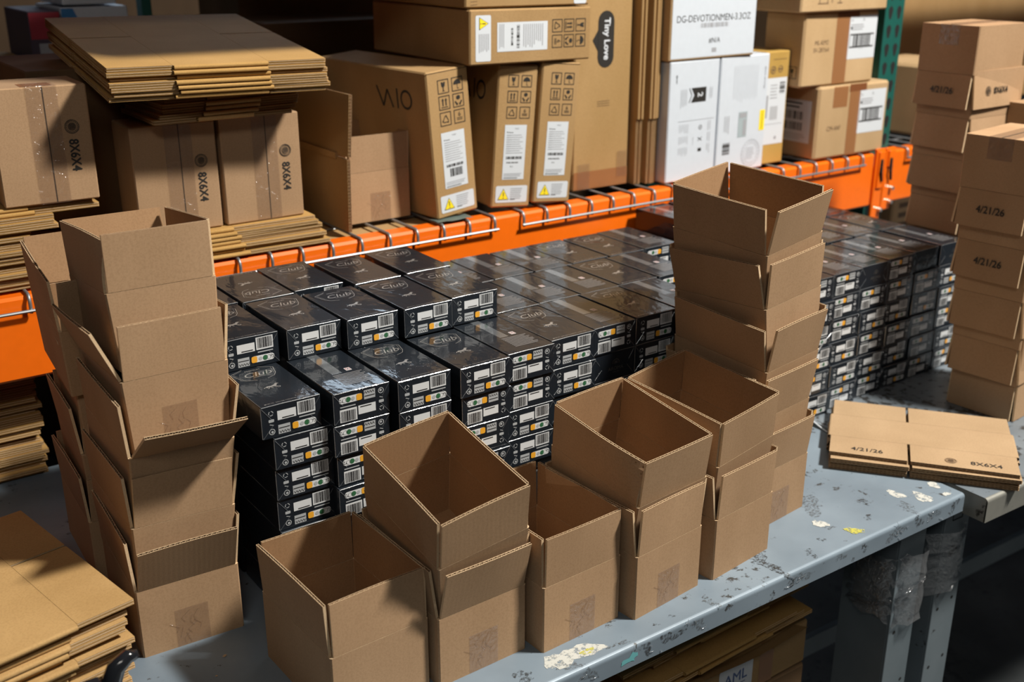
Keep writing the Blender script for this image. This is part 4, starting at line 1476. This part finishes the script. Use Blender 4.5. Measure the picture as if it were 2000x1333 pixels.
def thick_panel(l, hgt, th):
    """double-wall flap: local x = thickness, y = length, z = height; flutes show on the front edge"""
    b = MB()
    lt = 0.0006
    for x0 in (0, th / 2 - lt / 2, th - lt):
        b.box(x0, 0, 0, x0 + lt, l, hgt, KRAFT if x0 != 0 else KRAFT_GOLD)
    n = int(hgt / 0.0062)
    for x0, x1 in ((lt, th / 2 - lt / 2), (th / 2 + lt / 2, th - lt)):
        mid, A = (x0 + x1) / 2, (x1 - x0) / 2
        ZS = [hgt * k / (n * 6) for k in range(n * 6 + 1)]
        b.grid([[(mid + A * math.sin(2 * math.pi * n * z / hgt), y, z) for z in ZS] for y in (0.0004, 0.02)], KRAFT_RAW)
    b.box(0.0005, 0.02, 0.0005, th - 0.0005, l, hgt - 0.0005, KRAFT_GOLD)
    return b


o = thick_panel(0.29, 0.142, 0.0065).build('flap', t)
o.location = (0.044, 0.0, 0.0)
o.rotation_euler = (0, R(1.5), 0)
o = thick_panel(0.29, 0.118, 0.0065).build('flap', t)
o.location = (0.050, 0.0, 0.147)
o.rotation_euler = (0, R(4), R(0.5))
b = MB()
b.box(0.0450, 0.045, 0.138, 0.0500, 0.29, 0.150, KRAFT_GOLD)
b.build('hinge', t)


# -- laptop cartons
PIC = ('glass', 'umbrella', 'up', 'hands', 'recycle', 'stack')


def pictogram(p, kind, x, y, s, mat=INK, rot=0.0):
    old = p.turn
    if rot:
        p.turn = (x + s / 2, y + s / 2, rot)
    p.frame(x, y, x + s, y + s, s * 0.06, mat)
    X = lambda f: x + s * f
    Y = lambda f: y + s * f
    if kind == 'glass':
        p.poly([(X(.32), Y(.82)), (X(.36), Y(.52)), (X(.46), Y(.43)), (X(.46), Y(.22)), (X(.35), Y(.16)), (X(.65), Y(.16)), (X(.54), Y(.22)), (X(.54), Y(.43)), (X(.64), Y(.52)), (X(.68), Y(.82)), (X(.55), Y(.82)), (X(.50), Y(.68)), (X(.46), Y(.82))][::-1], mat)
    elif kind == 'umbrella':
        p.disc(X(.5), Y(.48), s * .34, mat, 0, 0, math.pi, 12)
        p.rect(X(.48), Y(.22), X(.52), Y(.5), mat)
        p.arc(X(.56), Y(.22), s * .08, s * .04, mat, 0, math.pi, 2 * math.pi, 6)
        p.rect(X(.485), Y(.8), X(.515), Y(.87), mat)
    elif kind == 'up':
        for f in (.36, .64):
            p.rect(X(f - .05), Y(.28), X(f + .05), Y(.68), mat)
            p.poly([(X(f - .11), Y(.66)), (X(f + .11), Y(.66)), (X(f), Y(.84))], mat)
        p.rect(X(.2), Y(.15), X(.8), Y(.21), mat)
    elif kind == 'hands':
        p.poly([(X(.33), Y(.6)), (X(.5), Y(.52)), (X(.67), Y(.6)), (X(.67), Y(.78)), (X(.5), Y(.86)), (X(.33), Y(.78))], mat)
        p.arc(X(.5), Y(.5), s * .34, s * .11, mat, 0, R(190), R(258), 6)
        p.arc(X(.5), Y(.5), s * .34, s * .11, mat, 0, R(282), R(350), 6)
        p.rect(X(.3), Y(.14), X(.42), Y(.24), mat)
        p.rect(X(.58), Y(.14), X(.70), Y(.24), mat)
    elif kind == 'recycle':
        pts = [(.5, .8), (.2, .26), (.8, .26)]
        for k in range(3):
            a, c = pts[k], pts[(k + 1) % 3]
            p.line(X(a[0] * .85 + c[0] * .15), Y(a[1] * .85 + c[1] * .15), X(a[0] * .2 + c[0] * .8), Y(a[1] * .2 + c[1] * .8), s * .06, mat)
            p.disc(X(a[0] * .16 + c[0] * .84), Y(a[1] * .16 + c[1] * .84), s * .07, mat, 0, n=6)
    else:
        p.text('6', X(.5), Y(.66), s * .34, mat)
        p.rect(X(.25), Y(.36), X(.75), Y(.41), mat)
        p.rect(X(.25), Y(.24), X(.75), Y(.29), mat)
    p.turn = old


def warning(p, x0, y0, x1, y1, rot=False):
    p.rrect(x0, y0, x1, y1, 0.0035, WHITE)
    h = y1 - y0
    w = x1 - x0
    if not rot:
        cx, cy, s = x0 + w * .24, y0 + h * .46, h * .40
    else:
        cx, cy, s = x0 + w * .5, y1 - h * .18, w * .36
    for sc_, mt, lay in ((1.0, INK, 1), (0.86, YELLOW, 2)):
        if not rot:
            p.poly([(cx - s * .95 * sc_, cy - s * .75 * sc_), (cx + s * .95 * sc_, cy - s * .75 * sc_), (cx, cy + s * .95 * sc_)], mt, lay)
        else:
            p.poly([(cx - s * .75 * sc_, cy + s * .95 * sc_), (cx - s * .75 * sc_, cy - s * .95 * sc_), (cx + s * .95 * sc_, cy)], mt, lay)
    if not rot:
        p.line(cx, cy - s * .22, cx, cy + s * .42, s * .14, INK, 3)
        p.disc(cx, cy - s * .46, s * .09, INK, 3, n=8)
        p.lines(x0 + w * .46, y0 + h * .18, x1 - w * .06, y0 + h * .88, 6, INK_GREY, 1, seed=5, t=0.4)
        p.lines(x0 + w * .46, y0 + h * .14, x1 - w * .3, y0 + h * .2, 1, INK, 1, seed=2, t=0.6)
    else:
        p.line(cx - s * .22, cy, cx + s * .42, cy, s * .14, INK, 3)
        p.disc(cx - s * .46, cy, s * .09, INK, 3, n=8)
        p.lines(x0 + w * .18, y0 + h * .08, x1 - w * .1, y0 + h * .6, 6, INK_GREY, 1, seed=5, t=0.4, horizontal=False)


def spec_label(p, x0, y0, x1, y1, barcode_big=True):
    w, h = x1 - x0, y1 - y0
    p.rect(x0, y0, x1, y1, WHITE)
    p.text('VAIO', (x0 + x1) / 2 + w * 0.05, y1 - h * .065, h * .028, INK_GREY, 1)
    p.text('FE Series', x0 + w * .10, y1 - h * .135, h * .026, INK, 1, align='l')
    p.lines(x0 + w * .10, y0 + h * .47, x1 - w * .12, y1 - h * .165, 9, INK_GREY, 1, seed=7, t=0.26)
    p.lines(x0 + w * .10, y0 + h * .47, x0 + w * .34, y1 - h * .165, 9, INK_GREY, 1.5, seed=9, t=0.32)
    p.barcode(x0 + w * .12, y0 + h * .375, x1 - w * .14, y0 + h * .425, INK, 1, n=34, seed=3)
    if barcode_big:
        p.barcode(x0 + w * .26, y0 + h * .20, x1 - w * .2, y0 + h * .345, INK, 1, n=24, seed=6)
    else:
        p.barcode(x0 + w * .16, y0 + h * .30, x1 - w * .3, y0 + h * .325, INK, 1, n=24, seed=6)
        p.text('8 4', x0 + w * .4, y0 + h * .24, h * .03, INK, 1)
    p.lines(x0 + w * .06, y0 + h * .05, x1 - w * .1, y0 + h * .12, 3, INK_GREY, 1, seed=1, t=0.4, ragged=0.1)
    p.rect(x0 + w * .06, y0 + h * .022, x0 + w * .7, y0 + h * .034, INK, 1)


VW, VD, VH = 0.0925, 0.40, 0.296


def laptop_face(p, w, h, big):
    s = w * 0.265
    kinds = (('glass', 'umbrella'), ('up', 'hands'), ('recycle', 'stack'))
    for r_ in range(3):
        for c_ in range(2):
            pictogram(p, kinds[r_][c_], w * (.255 + .335 * c_), h * (.845 - .108 * r_), s)
    spec_label(p, w * .24, h * .20, w * .80, h * .585, big)
    warning(p, w * .10, h * .035, w * .92, h * .155)


def laptop_side(p, d, h):
    # zig-zag wordmark on the long side
    cx, cy, s = d * .72, h * .80, 0.040
    for a, c in (((-1.55, .5), (-1.05, -.5)), ((-1.05, -.5), (-.62, .38)), ((-.62, .38), (-.18, -.5)), ((.24, .5), (.24, -.5))):
        p.line(cx + a[0] * s, cy + a[1] * s, cx + c[0] * s, cy + c[1] * s, s * .125, INK)
    p.arc(cx + 1.0 * s, cy, s * .5, s * .125, INK)


def laptop_carton(label, loc, rot, w=VW, big=False):
    t = carton('laptop_carton', label, 'carton', loc, rot, (w, VD, VH), KRAFT_GOLD, 'laptop cartons on the shelf', 0.003)
    p = front(t)
    laptop_face(p, w, VH, big)
    p.build('printed_front', t)
    p = side(VD)
    laptop_side(p, VD, VH)
    p.build('printed_wordmark', t)
    b = MB()
    b.box(0.0015, -0.0008, VH - 0.0035, w - 0.0015, 0.0005, VH - 0.0028, SEAM)
    b.build('lid_seam', t)
    return t


laptop_carton('upright laptop carton leaning toward the plain open box', (1.137, 1.882, SHELF + 0.001), (0, -4.6, 5.5), 0.104, True)
laptop_carton('middle upright laptop carton leaning on its neighbour', (1.270, 1.888, SHELF + 0.0072), (0, 4.2, -6.0))
laptop_carton('upright laptop carton leaning against the toy box', (1.368, 1.874, SHELF + 0.0072), (0, 4.6, -6.0))


def lying_carton(label, loc, rot, w, d, h):
    t = carton('laptop_carton', label, 'carton', loc, rot, (w, d, h), KRAFT_GOLD, 'laptop cartons on the shelf', 0.003)
    p = front(t)
    warning(p, w * .045, h * .07, w * .165, h * .90, rot=True)
    x0, y0, x1, y1 = w * .215, h * .23, w * .625, h * .76
    p.rect(x0, y0, x1, y1, WHITE)
    ww, hh = x1 - x0, y1 - y0
    p.lines(x0 + ww * .5, y0 + hh * .08, x0 + ww * .92, y1 - hh * .08, 10, INK_GREY, 1, seed=4, t=0.4, horizontal=False)
    p.barcode(x0 + ww * .38, y0 + hh * .1, x0 + ww * .44, y1 - hh * .1, INK, 1, n=26, seed=2, vertical=False)
    p.barcode(x0 + ww * .27, y0 + hh * .2, x0 + ww * .31, y1 - hh * .2, INK, 1, n=20, seed=5, vertical=False)
    p.lines(x0 + ww * .03, y0 + hh * .1, x0 + ww * .14, y1 - hh * .05, 4, INK_GREY, 1, seed=1, t=0.4, horizontal=False, ragged=0.1)
    s = h * .245
    kinds = (('recycle', 'up', 'glass'), ('stack', 'hands', 'umbrella'))
    for r_ in range(2):
        for c_ in range(3):
            pictogram(p, kinds[r_][c_], w * (.665 + .10 * c_), h * (.54 - .29 * r_), s, rot=-math.pi / 2)
    p.build('printed_front', t)
    return t


lying_carton('laptop carton lying flat across the upright laptop cartons', (1.205, 1.862, SHELF + VH + 0.0088), (0, 0.6, -0.5), 0.300, VD, 0.106)
t = carton('laptop_carton', 'laptop carton cut by the top of the frame above the lying one', 'carton', (1.200, 1.868, SHELF + VH + 0.0088 + 0.1085), (0, 0.4, -1.0), (0.303, VD, 0.106), KRAFT_GOLD, 'laptop cartons on the shelf', 0.003)
p = front(t)
p.rrect(0.262, 0.003, 0.294, 0.05, 0.004, WHITE)
for k in range(4):
    p.line(0.012, 0.006 + 0.006 * k, 0.028, 0.007 + 0.006 * k, 0.0006, INK_SOFT)
p.build('printed_front', t)
t = carton('laptop_carton', 'laptop carton half hidden behind the large open flap', 'carton', (0.985, 2.25, SHELF), (0, 4, 8), (0.10, 0.30, 0.30), KRAFT_GOLD, 'laptop cartons on the shelf', 0.003)
p = front(t)
for r_ in range(3):
    pictogram(p, ('umbrella', 'hands', 'stack')[r_], 0.052, 0.25 - 0.032 * r_, 0.0265)
p.build('printed_front', t)

# -- toy carton
t = carton('toy_carton', 'tall ribbed brown toy carton with black logo badge', 'carton', (1.524, 1.935, SHELF + 0.001), (0, 0, -1.0), (0.159, 0.26, 0.50), KRAFT_WIDE, None, 0.003)
p = front(t)
cx, cz = 0.0835, 0.330
p.rrect(cx - 0.021, cz - 0.061, cx + 0.024, cz + 0.061, 0.0225, INK)
p.poly([(cx - 0.020, cz - 0.026), (cx - 0.020, cz + 0.022), (cx - 0.036, cz - 0.001)][::-1], INK)
p.text('Tiny Love', cx + 0.002, cz + 0.001, 0.0205, WHITE, 1, rot=-90, bold=0.0007)
p.build('printed_logo', t)
p = front(t)
for k in range(3):
    p.line(0.065, 0.186 + 0.005 * k, 0.100, 0.186 + 0.005 * k, 0.001, INK_SOFT)
    p.line(0.03, 0.42 + 0.005 * k, 0.05, 0.42 + 0.005 * k, 0.001, INK_SOFT)
p.build('printed_lines', t)
b = MB()
g = random.Random(4)
b.grid([[(0.002 + 0.155 * i / 10, -0.0009 - 0.0006 * g.random(), z) for i in range(11)] for z in (0.001, 0.015, 0.03, 0.042)], BROWN_TAPE)
b.build('tape', t)
b = MB()
b.grid([[(0.012 + 0.035 * i / 4, -0.0018 - 0.0012 * g.random(), z) for i in range(5)] for z in (0.0, 0.02, 0.04, 0.06)], PACK_TAPE)
b.build('tape', t)
b = MB()
b.grid([[(0.125 + 0.03 * i / 4, -0.0018 - 0.0012 * g.random(), z + 0.02) for i in range(5)] for z in (0.0, 0.02, 0.04, 0.06)], PACK_TAPE)
b.build('tape', t)

# -- white cartons
t = carton('white_carton', 'white carton with black numbered arrow badge', 'carton', (1.756, 1.880, SHELF), (0, 0, 1.5), (0.161, 0.30, 0.277), WHITE_BOX)
w, h = 0.161, 0.277
p = front(t)
p.poly([(w * .44, h * .655), (w * .74, h * .655), (w * .74, h * .775), (w * .44, h * .775), (w * .50, h * .715)], INK)
p.line(w * .40, h * .655, w * .45, h * .715, 0.002, INK)
p.line(w * .45, h * .715, w * .40, h * .775, 0.002, INK)
p.text('2', w * .62, h * .715, 0.016, WHITE, 1, rot=-90, bold=0.0005)
p.text('dyson', w * .135, h * .86, 0.0075, INK, rot=-90, shear=0.2)
p.lines(w * .22, h * .60, w * .36, h * .77, 5, INK_GREY, seed=3, t=0.18, horizontal=False)
p.lines(w * .80, h * .67, w * .88, h * .77, 3, INK_GREY, seed=4, t=0.2, horizontal=False)
p.rect(w * .20, h * .505, w * .93, h * .508, INK_GREY)
for cy in (.44, .34, .245):
    p.lines(w * .22, h * (cy - .04), w * .42, h * (cy + .04), 6, INK_GREY, seed=int(cy * 100), t=0.16, horizontal=False)
    p.lines(w * .80, h * (cy - .04), w * .88, h * (cy + .05), 2, INK_GREY, seed=int(cy * 90), t=0.22, horizontal=False)
p.arc(w * .66, h * .44, 0.0055, 0.0012, INK)
p.disc(w * .66, h * .44, 0.0022, INK_GREY)
p.line(w * .62, h * .325, w * .70, h * .355, 0.0016, INK)
p.line(w * .62, h * .355, w * .70, h * .325, 0.0016, INK)
p.rect(w * .63, h * .235, w * .70, h * .262, INK)
p.text('Open here', w * .52, h * .33, 0.004, INK_GREY, rot=-90)
p.build('printed_front', t)
t = carton('white_carton', 'white carton with a yellow strip and round stamp', 'carton', (1.921, 1.884, SHELF), (0, 0, 3.0), (0.174, 0.30, 0.277), WHITE_BOX)
w, h = 0.174, 0.277
p = front(t)
p.rect(w * .865, h * .335, w * .975, h * .515, YELLOW)
p.lines(w * .90, h * .345, w * .94, h * .505, 1, INK_SOFT, 1, t=0.3, horizontal=False, ragged=0)
p.rect(w * .42, h * .30, w * .60, h * .52, plain('grey_photo_print', (0.35, 0.42, 0.45), 0.5))
p.rect(w * .52, h * .315, w * .585, h * .45, INK_GREY, 1)
p.rect(w * .44, h * .47, w * .58, h * .51, INK_GREY, 1)
p.text('dyson airwrap', w * .92, h * .80, 0.0085, INK_GREY, rot=-90, shear=0.2)
p.lines(w * .26, h * .60, w * .78, h * .92, 12, INK_GREY, seed=6, t=0.07, horizontal=False, ragged=0.15)
p.barcode(w * .12, h * .165, w * .27, h * .265, INK, 0, n=14, seed=8, vertical=False)
p.lines(w * .12, h * .34, w * .24, h * .50, 3, INK_GREY, seed=9, t=0.3, horizontal=False)
p.arc(w * .72, h * .145, 0.034, 0.0009, INK_GREY)
p.arc(w * .72, h * .145, 0.025, 0.0006, INK_GREY)
p.lines(w * .62, h * .09, w * .82, h * .20, 6, INK_GREY, seed=10, t=0.22)
for k in range(22):
    a = R(k * 16.4)
    p.line(w * .72 + .028 * math.cos(a), h * .145 + .028 * math.sin(a), w * .72 + .031 * math.cos(a + .08), h * .145 + .031 * math.sin(a + .08), 0.0012, INK_GREY)
p.build('printed_front', t)
t = carton('sheeted_carton', 'carton with a white printed sheet on its front above the white cartons', 'carton', (1.748, 1.878, SHELF + 0.2785), (0, 0, 1.0), (0.276, 0.30, 0.22), KRAFT_TAN)
p = front(t, 0.0008)
p.rect(0.004, 0.005, 0.273, 0.216, WHITE_BOX)
p.text('DG-DEVOTIONMEN-3.3OZ', 0.137, 0.091, 0.0150, INK, 1, sx=0.93)
p.barcode(0.093, 0.070, 0.183, 0.080, INK_GREY, 1, n=40, seed=3)
p.text('#N/A', 0.140, 0.0405, 0.0130, INK, 1, sx=0.95)
p.rect(0.133, 0.014, 0.148, 0.024, INK_GREY, 1)
p.build('printed_sheet', t)

# -- mustard carton
t = carton('mustard_carton', 'mustard carton with a large grey shipping label behind the white cartons', 'carton', (2.0985, 1.908, SHELF), (0, 0, 0.0), (0.0855, 0.20, 0.278), KRAFT_MUSTARD)
w, h = 0.0855, 0.278
p = front(t)
p.rect(w * .06, h * .18, w * .93, h * .77, WHITE)
p.barcode(w * .64, h * .63, w * .86, h * .73, INK, 1, n=12, seed=3, vertical=False)
p.rect(w * .10, h * .42, w * .19, h * .62, INK_GREY, 1)
p.rect(w * .30, h * .40, w * .62, h * .52, plain('pale_grey_print', (0.42, 0.44, 0.47), 0.6), 1)
p.lines(w * .26, h * .58, w * .56, h * .72, 5, INK_GREY, 1, seed=4, t=0.3)
p.rect(w * .10, h * .36, w * .84, h * .364, INK_GREY, 1)
p.disc(w * .60, h * .235, 0.0045, INK_GREY, 1)
p.arc(w * .32, h * .84, 0.0095, 0.0025, INK_SOFT)
p.disc(w * .32, h * .84, 0.004, INK_SOFT)
p.arc(w * .62, h * .845, 0.0085, 0.0018, INK_SOFT)
p.rect(w * .54, h * .838, w * .70, h * .852, INK_SOFT)
p.rect(w * .30, h * .93, w * .86, h * .934, INK_SOFT)
p.build('printed_front', t)


# -- shipping cartons by the upright
def ship_label(p, x0, y0, x1, y1):
    w, h = x1 - x0, y1 - y0
    p.rect(x0, y0, x1, y1, WHITE)
    p.text('34', x0 + w * .12, y1 - h * .1, h * .06, INK_GREY, 1)
    p.text('A', x0 + w * .52, y1 - h * .09, h * .08, INK_GREY, 1)
    p.lines(x0 + w * .1, y0 + h * .66, x0 + w * .56, y1 - h * .18, 3, INK_GREY, 1, seed=4, t=0.45)
    p.rect(x0 + w * .09, y1 - h * .30, x0 + w * .15, y1 - h * .25, INK, 1)
    p.rect(x0 + w * .09, y0 + h * .26, x1 - w * .08, y0 + h * .585, INK, 1)
    p.rect(x0 + w * .10, y0 + h * .295, x1 - w * .09, y0 + h * .55, WHITE, 2)
    p.barcode(x0 + w * .20, y0 + h * .295, x1 - w * .20, y0 + h * .55, INK, 3, n=26, seed=6)
    p.text('(00) 6900 7700', x0 + w * .5, y0 + h * .235, h * .022, INK_GREY, 1)


t = carton('shipping_carton', 'bottom shipping carton by the green upright, labels on two faces', 'carton', (2.256, 1.866, SHELF), (0, 0, -1.0), (0.272, 0.15, 0.186), KRAFT_TAN, None, 0.006)
w, d, h = 0.272, 0.15, 0.186
p = front(t)
p.rect(w * .20, h * .70, w * .40, h * .985, BROWN_TAPE)
p.rect(w * .43, h * .02, w * .58, h * .985, BROWN_TAPE, 0.4)
p.rect(w * .42, h * .90, w * .66, h * 1.0, DARK_TAPE, 1)
ship_label(p, w * .555, h * .30, w * .955, h * .90)
p.text('CM-4AF', w * .24, h * .42, 0.012, INK_SOFT, sx=0.9)
p.build('printed_front', t)
p = side(0.15)
p.rect(d * .10, h * .22, d * .86, h * .80, WHITE)
p.lines(d * .15, h * .67, d * .7, h * .78, 2, INK, 1, seed=3, t=0.35)
p.barcode(d * .14, h * .53, d * .68, h * .64, INK, 1, n=20, seed=5)
p.barcode(d * .14, h * .38, d * .68, h * .49, INK, 1, n=20, seed=6)
p.lines(d * .15, h * .25, d * .8, h * .34, 3, INK_GREY, 1, seed=7, t=0.3)
p.build('side_label', t)
t = carton('shipping_carton', 'middle shipping carton by the green upright, handwriting beside its label', 'carton', (2.186, 1.872, SHELF + 0.1875), (0, 0, -0.5), (0.277, 0.13, 0.180), KRAFT_TAN, None, 0.005)
w, d, h = 0.277, 0.13, 0.180
p = front(t)
p.rect(w * .42, h * .02, w * .60, h * .985, BROWN_TAPE, 0.4)
p.rect(w * .44, h * .92, w * .72, h * 1.0, DARK_TAPE, 1)
ship_label(p, w * .58, h * .34, w * .98, h * .93)
p.text('ML-KM2', w * .24, h * .60, 0.011, INK_SOFT, sx=0.9)
p.text('SV-2RY64', w * .24, h * .50, 0.011, INK_SOFT, sx=0.9)
p.build('printed_front', t)
p = side(d)
pictogram(p, 'glass', d * .66, h * .12, 0.030)
p.build('printed_side', t)
t = carton('shipping_carton', 'top shipping carton by the green upright, cut by the frame', 'carton', (2.150, 1.858, SHELF + 0.1875 + 0.1815), (0, 0, -1.5), (0.315, 0.22, 0.15), KRAFT_TAN, None, 0.004)
p = front(t)
for k, f in enumerate((.20, .29, .34, .43)):
    p.line(0.315 * f, 0.022, 0.315 * f, 0.05, 0.0022, INK_SOFT)
p.line(0.315 * .18, 0.021, 0.315 * .30, 0.021, 0.0022, INK_SOFT)
p.line(0.315 * .40, 0.021, 0.315 * .46, 0.021, 0.0022, INK_SOFT)
p.build('printed_front', t)
t = carton('shipping_carton', 'pale carton standing in the bay right of the green upright', 'carton', (2.79, 1.93, SHELF), (0, 0, 4), (0.25, 0.24, 0.20), KRAFT_TAN, None, 0.008)
p = side(0.24)
p.rect(0.10, 0.05, 0.13, 0.075, INK)
p.build('printed_side', t)
carton('shipping_carton', 'big brown carton standing behind the pale one beyond the upright', 'carton', (2.93, 2.25, SHELF), (0, 0, 0), (1.1, 0.4, 0.62), KRAFT_GOLD, None, 0.006)
t = carton('shipping_carton', 'shaded carton on the level below the beam right of the upright', 'carton', (2.80, 2.0, 0.0), (0, 0, 0), (0.5, 0.3, 0.20), KRAFT_TAN, None, 0.005)
p = front(t)
p.lines(0.03, 0.04, 0.10, 0.16, 4, INK_SOFT, seed=3, t=0.5)
p.build('printed_front', t)

# ------------------------------------------------------------------ dim goods behind the shelf boxes
bgL = [
    ((0.50, 2.88, SHELF), (0.115, 0.25, 0.265), KRAFT_GOLD, 'brown carton in the gloom at the far left behind the shelf'),
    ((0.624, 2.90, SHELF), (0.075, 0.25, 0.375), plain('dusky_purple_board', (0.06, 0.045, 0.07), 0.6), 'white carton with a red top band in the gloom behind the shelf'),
    ((0.705, 2.92, SHELF), (0.163, 0.25, 0.38), WHITE_BOX, 'white and blue carton in the gloom behind the flat bundle'),
    ((0.715, 2.93, SHELF + 0.385), (0.13, 0.22, 0.10), WHITE_BOX, 'pale carton lying on the white and blue one'),
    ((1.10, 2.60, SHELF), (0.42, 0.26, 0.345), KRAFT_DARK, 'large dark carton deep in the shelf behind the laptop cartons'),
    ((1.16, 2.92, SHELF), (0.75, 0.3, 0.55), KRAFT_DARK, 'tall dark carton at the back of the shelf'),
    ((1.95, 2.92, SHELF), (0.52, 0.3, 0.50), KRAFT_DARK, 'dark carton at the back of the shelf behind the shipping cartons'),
]
for k, (loc, dims, mt, lab) in enumerate(bgL):
    t = carton('stored_carton', lab, 'carton', loc, (0, 0, 0), dims, mt)
    p = front(t)
    if k == 1:
        p.rect(0.002, 0.31, 0.073, 0.372, RED_PRINT)
        p.rect(0.018, 0.16, 0.068, 0.30, INK_GREY)
        p.rect(0.024, 0.05, 0.06, 0.14, INK)
        p.build('printed_front', t)
    elif k == 2:
        p.poly([(0.002, 0.33), (0.05, 0.33), (0.03, 0.378), (0.002, 0.378)], CYAN_PRINT)
        p.build('printed_front', t)
    elif k == 3:
        p.rect(0.02, 0.03, 0.10, 0.08, INK_GREY)
        p.build('printed_front', t)
for k, (x0, w, y0, hh) in enumerate(((0.765, 0.355, 1.585, 0.20), (1.80, 0.70, 1.93, 0.40), (1.14, 0.64, 1.93, 0.40))):  # unseen cartons, placed and sized to shade the back of the shelf
    carton('stored_carton', 'unseen carton shading the shelf from the upper rack level above the %s' % ('flat bundles', 'shipping cartons', 'laptop cartons')[k], 'carton', (x0, y0, 1.0565), (0, 0, 0), (w, (2.30, 2.86, 2.35)[k] - y0, hh), KRAFT_GOLD, None, 0.008)
BACKDROP_GLOOM = cardboard('backdrop_gloom_board', (0.05, 0.03, 0.016), (0.07, 0.042, 0.022), flute=False)  # background gloom put into the board colour of an added backdrop row
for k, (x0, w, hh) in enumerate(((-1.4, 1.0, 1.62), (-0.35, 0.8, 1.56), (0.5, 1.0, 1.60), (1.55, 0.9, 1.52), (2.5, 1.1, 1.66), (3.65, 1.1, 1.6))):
    carton('backdrop_carton', 'dark backdrop carton added across the far aisle, %s from the left' % ORD[k], 'carton', (x0, 3.9 + 0.05 * (k % 2), FLOOR_Z), (0, 0, 0), (w, 0.6, hh), BACKDROP_GLOOM, None, 0.01)
b = MB()
b.cbox(0.90, 2.905, FLOOR_Z, 0.925, 2.95, 2.2, GREEN, 0.002)
o = b.build('rack_post')
tag(o, 'thin green rack post in the gloom behind the shelf', 'rack post')

# ------------------------------------------------------------------ under the bench and small things
t = carton('opened_carton', 'worn opened carton with a white label under the bench', 'carton', (1.0, 1.055, -0.315), (0, 0, 1.0), (0.388, 0.26, 0.088), KRAFT_GOLD, None, 0.003)
p = front(t)
p.rect(0.265, 0.001, 0.30, 0.087, BROWN_TAPE)
p.rrect(0.165, 0.012, 0.248, 0.074, 0.008, WHITE, 0.5)
p.text('AML', 0.206, 0.046, 0.020, BLUE_PRINT, 1, bold=0.0004)
p.lines(0.18, 0.02, 0.235, 0.032, 2, BLUE_PRINT, 1, t=0.3)
p.build('label_sheet', t)
b = MB()
b.grid([[(0.02 + 0.33 * i / 8, 0.001 - 0.03 * j / 2, 0.088 + 0.012 * j / 2 + 0.004 * math.sin(i * 0.9)) for i in range(9)] for j in range(3)], KRAFT_GOLD)
b.build('lid_flap', t)
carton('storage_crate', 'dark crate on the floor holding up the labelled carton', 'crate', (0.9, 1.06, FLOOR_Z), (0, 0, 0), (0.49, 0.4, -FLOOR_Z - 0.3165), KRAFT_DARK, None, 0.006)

# tape gun handle poking in at the near left corner
t = tag(empty('tape_dispenser', (0.215, 1.085, 0.0)), 'glossy black handle of a tape dispenser at the lower left', 'tape dispenser')
b = MB()
b.tube([(0.005, 0.0, 0.0), (0.004, 0.0, 0.05), (0.002, 0.0, 0.10), (0.003, 0.0, 0.135), (0.012, 0.0, 0.154), (0.026, 0.0, 0.163), (0.034, 0.0, 0.161), (0.037, 0.0, 0.158)],
       [0.013, 0.013, 0.0125, 0.012, 0.0105, 0.0085, 0.006, 0.0015], BLACK_PLASTIC, 16)
b.build('handle', t, True)
b = MB()
b.cbox(-0.05, -0.016, 0.0, 0.0, 0.016, 0.145, BLACK_PLASTIC, 0.008)
b.build('frame', t)

b = MB()
b.tube([(1.655, 1.325, 0.002), (1.632, 1.262, 0.002), (1.618, 1.215, 0.002), (1.615, 1.190, 0.002), (1.640, 1.175, 0.0025)], 0.0016, WHITE, 6)
tag(b.build('loose_string', None, True), 'white string looped on the bench beside the printed flat bundle', 'string')

# small debris on the bench
for k, (x, y, s) in enumerate(((0.40, 1.245, 0.003), (0.455, 1.19, 0.002), (0.375, 1.21, 0.0018), (0.42, 1.16, 0.0016), (0.47, 1.225, 0.0025))):
    b = MB()
    b.face([(px, py, 0.0) for px, py in blob(0, 0, s, s * 0.7, 90 + k, n=7, rough=0.6)], KRAFT_RAW)
    b.face([(px * .6, py * .6, s * 0.5) for px, py in blob(0, 0, s, s * 0.7, 90 + k, n=7, rough=0.6)], KRAFT_RAW)
    o = b.build('debris_chip', bench)
    o.location = (x, y, 0.0006 - FLOOR_Z)
